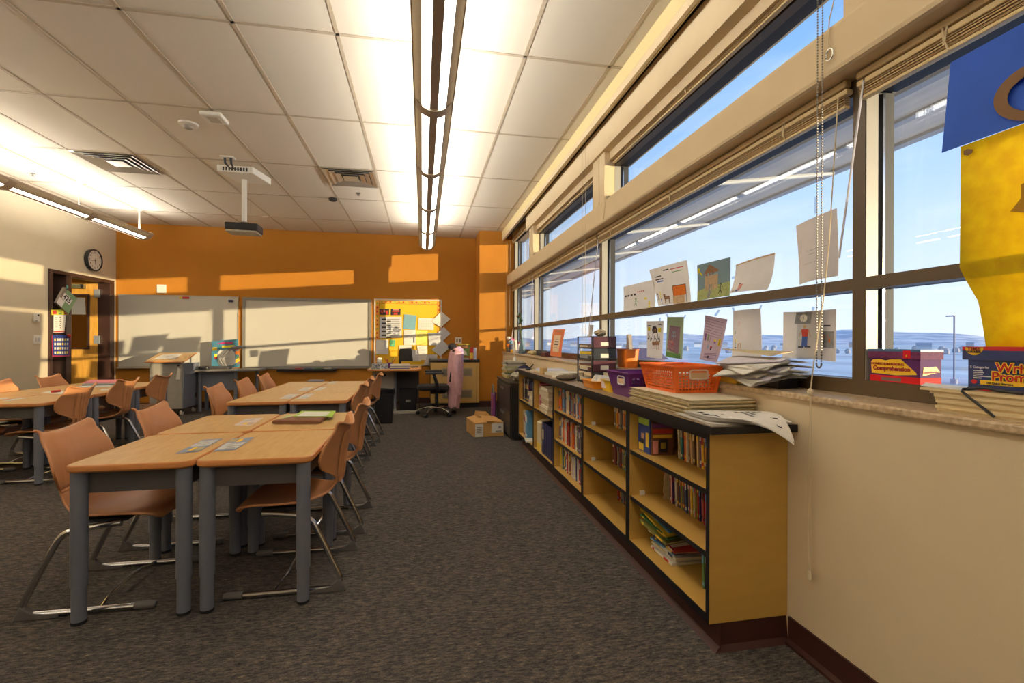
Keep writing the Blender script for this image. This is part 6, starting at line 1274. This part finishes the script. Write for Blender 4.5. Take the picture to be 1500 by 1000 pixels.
def flat(pxs, z0, th, m, lab, cat='paper', name='paper_sheet', marks=(), group=None):
    c = [at_z(u,v,z0) for u,v in pxs]; mb = MB(); mb.prism(c[::-1], (0,0,th)); return solo(mb, name, m, lab, cat, group)
z = ZTB
flat([(398,619.5),(460,618),(476,608),(420,609)], z, .002, mat('pale_green_folder',(178,196,140),.7,noise=.03), 'pale green folder under the books on the far right table of the nearest group', 'folder', 'folder')
flat([(399,620),(468,620),(482,611),(440,611)], z+.0026, .018, P_['brn'], 'brown book on the pale green folder', 'book', 'book'); flat([(430,610.5),(487,610.5),(492,602.5),(442,602.5)], z+.0212, .004, P_['lime'], 'lime green folder on the brown book', 'folder', 'folder'); flat([(434,609.5),(478,609),(484,603),(446,603)], z+.0258, .001, M_paper, 'white paper on the lime green folder', 'paper')
flat([(449,559.2),(472,559.5),(476,556.5),(455,556.3)], z, .008, plain((112,104,112)), 'dark booklet on the farthest row of the rear table group', 'book', 'booklet')
flat([(60,575.5),(96,577.5),(103,573),(70,572.5)], z, .001, M_paper, 'white sheet under the red pen on the door group tables', 'paper')
solo(MB().tube([at_z(76,573.5,z+.012), at_z(88,572.2,z+.012)], .012, 8), 'red_marker', P_['red'], 'red marker lying on the white sheet of the door group tables', 'marker')
flat([(112,567.3),(160,567),(170,562.3),(130,562.5)], z, .006, plain((206,206,200)), 'white booklet at the bottom of the pink pile on the door group', 'book', 'booklet'); flat([(120,564.8),(176,563.5),(182,558.5),(134,560)], z+.0066, .014, P_['gry'], 'grey book under the pink folder on the door group', 'book', 'book'); flat([(121,561),(172,560.5),(181,556),(132,556.5)], z+.0214, .004, plain((222,130,140)), 'pink folder on top of the pile on the door group tables', 'folder', 'folder')
flat([(146,571.8),(158,571.5),(161,569.3),(149,569.5)], z, .001, M_paper, 'small white slip near the middle chair of the door group', 'paper')
# books in the wire trays below the door group tables
for k, (y, c_, w_) in enumerate(((4.62,'dark blue',.26),(4.80,'yellow',.2),(5.30,'dark blue',.3),(5.45,'white',.2),(5.95,'grey',.26),(6.1,'dark blue',.2))):
    xx = -3.20; 
    solo(MB().box(xx-.12,xx+.11,y-w_/2*.6,y+w_/2*.6,.545+.0,.545+.018+.01*(k%2)), 'tray_book', BM[c_], '%s book in the shelf below the door group tables, %s from the viewer' % (c_, ORD[k]), 'book', 'books below the door group tables')
for y, lab in ((4.72,'nearest'),(5.375,'middle'),(6.03,'farthest')):
    t = thing('book_rack', 'dark wire book rack below the %s right table of the door group' % lab, 'rack', (-3.2,y,.52), 'book racks below the tables'); mb = MB()
    mb.box(-3.36,-3.06,y-.24,y+.24,.535,.541); mb.build('shelf_plate', M_black, t); mb = MB()
    for xx in (-3.35,-3.07):
        for yy in (y-.23,y+.23): mb.tube([(xx,yy,.537),(xx,yy,TH-.031)], .004, 6)
    mb.build('hanger', M_black, t)
# ================================================================ outside
def snow():
    m = bpy.data.materials.new('snowy_plain'); m.use_nodes = True; N = m.node_tree.nodes; L = m.node_tree.links; b = N['Principled BSDF']
    tc = N.new('ShaderNodeTexCoord'); mp = N.new('ShaderNodeMapping'); mp.inputs['Scale'].default_value = (.05,.012,1); L.new(tc.outputs['Object'], mp.inputs[0])
    n = N.new('ShaderNodeTexNoise'); n.inputs['Scale'].default_value = 1; n.inputs['Detail'].default_value = 8; n.inputs['Roughness'].default_value = .65; L.new(mp.outputs[0], n.inputs['Vector'])
    r = N.new('ShaderNodeValToRGB'); e = r.color_ramp.elements; e[0].position = .36; e[0].color = lin((172,170,170)); e[1].position = .66; e[1].color = lin((255,252,244))
    q = e.new(.48); q.color = lin((222,220,218)); L.new(n.outputs['Fac'], r.inputs['Fac']); L.new(r.outputs[0], b.inputs['Base Color']); b.inputs['Roughness'].default_value = .9; return m
GZ = -3.2
mb = MB(); mb.add([(2.2,-300,GZ),(2500,-2500,GZ),(2500,3500,GZ),(2.2,3500,GZ)], [(0,1,2,3)])
struct(mb.build('ground', snow()), 'snow streaked plain outside the windows', 'ground')
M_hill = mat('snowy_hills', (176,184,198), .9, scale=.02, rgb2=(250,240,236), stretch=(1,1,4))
rr = random.Random(2)
for k, (d, hmax, a0, a1, lab) in enumerate(((900,20,-.2,1.7,'near snowy ridge on the horizon'),(1600,52,-.2,1.7,'far snowy mountains on the horizon'))):
    mb = MB(); n_ = 90; vs_ = []
    for i in range(n_+1):
        a = a0+(a1-a0)*i/n_; h = hmax*(.45+.25*math.sin(a*7+k*2)+.18*math.sin(a*17+1+k)+.08*math.sin(a*43))
        for j in range(4): r_ = d*(1+.10*j); vs_.append((r_*math.cos(a), r_*math.sin(a), GZ+(0,.55,1,.2)[j]*max(1,h)))
    mb.add(vs_, [(i*4+j,(i+1)*4+j,(i+1)*4+j+1,i*4+j+1) for i in range(n_) for j in range(3)])
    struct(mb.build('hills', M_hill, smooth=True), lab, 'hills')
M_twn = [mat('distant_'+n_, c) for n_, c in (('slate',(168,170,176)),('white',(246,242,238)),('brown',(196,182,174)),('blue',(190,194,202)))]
for k in range(26):
    a = .10+1.30*(k+.3*rr.random())/26; d = 260+240*rr.random(); x, y = d*math.cos(a), d*math.sin(a); w_ = 1.6+2.6*rr.random(); h = 1.2+1.6*rr.random()
    t = thing('distant_building', 'small pale building far away on the snowy plain', 'building', (x,y,GZ), 'distant buildings on the plain')
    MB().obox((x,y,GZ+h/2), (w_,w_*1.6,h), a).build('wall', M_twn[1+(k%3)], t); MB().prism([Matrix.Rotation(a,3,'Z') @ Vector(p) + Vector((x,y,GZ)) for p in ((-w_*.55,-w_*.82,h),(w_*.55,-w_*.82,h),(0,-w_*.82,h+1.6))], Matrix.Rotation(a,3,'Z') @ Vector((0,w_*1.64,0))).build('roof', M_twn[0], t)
p = ray(928,520); s = 60/p.y; x, y = p.x*s, 60
t = thing('house', 'house with a dark gable roof outside behind the orange bin', 'house', (x,y,GZ))
MB().box(x-3,x+3,y-3,y+4,GZ,GZ+2.0).build('wall', mat('mauve_siding',(134,120,140),.8), t); MB().prism([(x-3.4,y-3.4,GZ+2.0),(x-3.4,y+4.4,GZ+2.0),(x-3.4,y+.5,GZ+3.4)], (6.8,0,0)).build('roof', mat('plum_roof',(110,92,106),.8), t)
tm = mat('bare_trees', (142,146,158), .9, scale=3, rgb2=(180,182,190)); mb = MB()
for k in range(70):
    a = .15+1.1*rr.random(); d = 190+160*rr.random(); c_ = (d*math.cos(a), d*math.sin(a), GZ+.8)
    mb.ball(c_, .9+.8*rr.random(), 7, 5, 1.1)
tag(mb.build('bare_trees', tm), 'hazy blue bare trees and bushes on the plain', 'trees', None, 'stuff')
# lamp post: pole foot seen near the bottom of the right pane
p = ray(1397.5,562); s = (GZ-H)/p.z; x, y = p.x*s, p.y*s; tz = H + ray(1397.5,463).z*s
t = thing('street_lamp', 'tall parking lot lamp post seen through the right pane', 'lamp post', (x,y,GZ)); M_lp = mat('lamp_post_metal',(96,104,130),.5)
MB().cyl((x,y,GZ), .075, tz-GZ, 10).build('pole', M_lp, t, smooth=True); MB().box(x-.1,x+.12,y-.05,y+.75,tz-.02,tz+.10).build('lamp_head', M_lp, t); MB().cyl((x,y,GZ), .3, .5, 12).build('footing', mat('concrete',(170,176,186),.9), t)
# canopy over the lower windows
M_can = mat('blue_grey_canopy', (216,210,202), .5, noise=.08, scale=3, stretch=(4,.3,1))
t = thing('sun_canopy', 'blue grey sun canopy outside above the lower windows', 'canopy', (2.3,4,2.36)); t['kind'] = 'structure'
MB().box(1.80,2.85,-4,13,2.372,2.42).build('deck', M_can, t); MB().box(2.80,2.86,-4,13,2.352,2.43).build('fascia', mat('canopy_fascia',(176,178,184),.5), t)
mb = MB()
for k in range(3): mb.box(1.95+k*.28,2.0+k*.28,-4,13,2.355,2.372)
mb.build('louvre_rib', mat('canopy_fascia',(176,178,184)), t)
for k in range(11):
    y = -3+1.45*k; MB().tube([(1.80,y,2.20),(2.80,y,2.345)], .015, 8).build('bracket', mat('white_bracket',(200,204,206),.5), t, smooth=True)
bpy.context.view_layer.update()
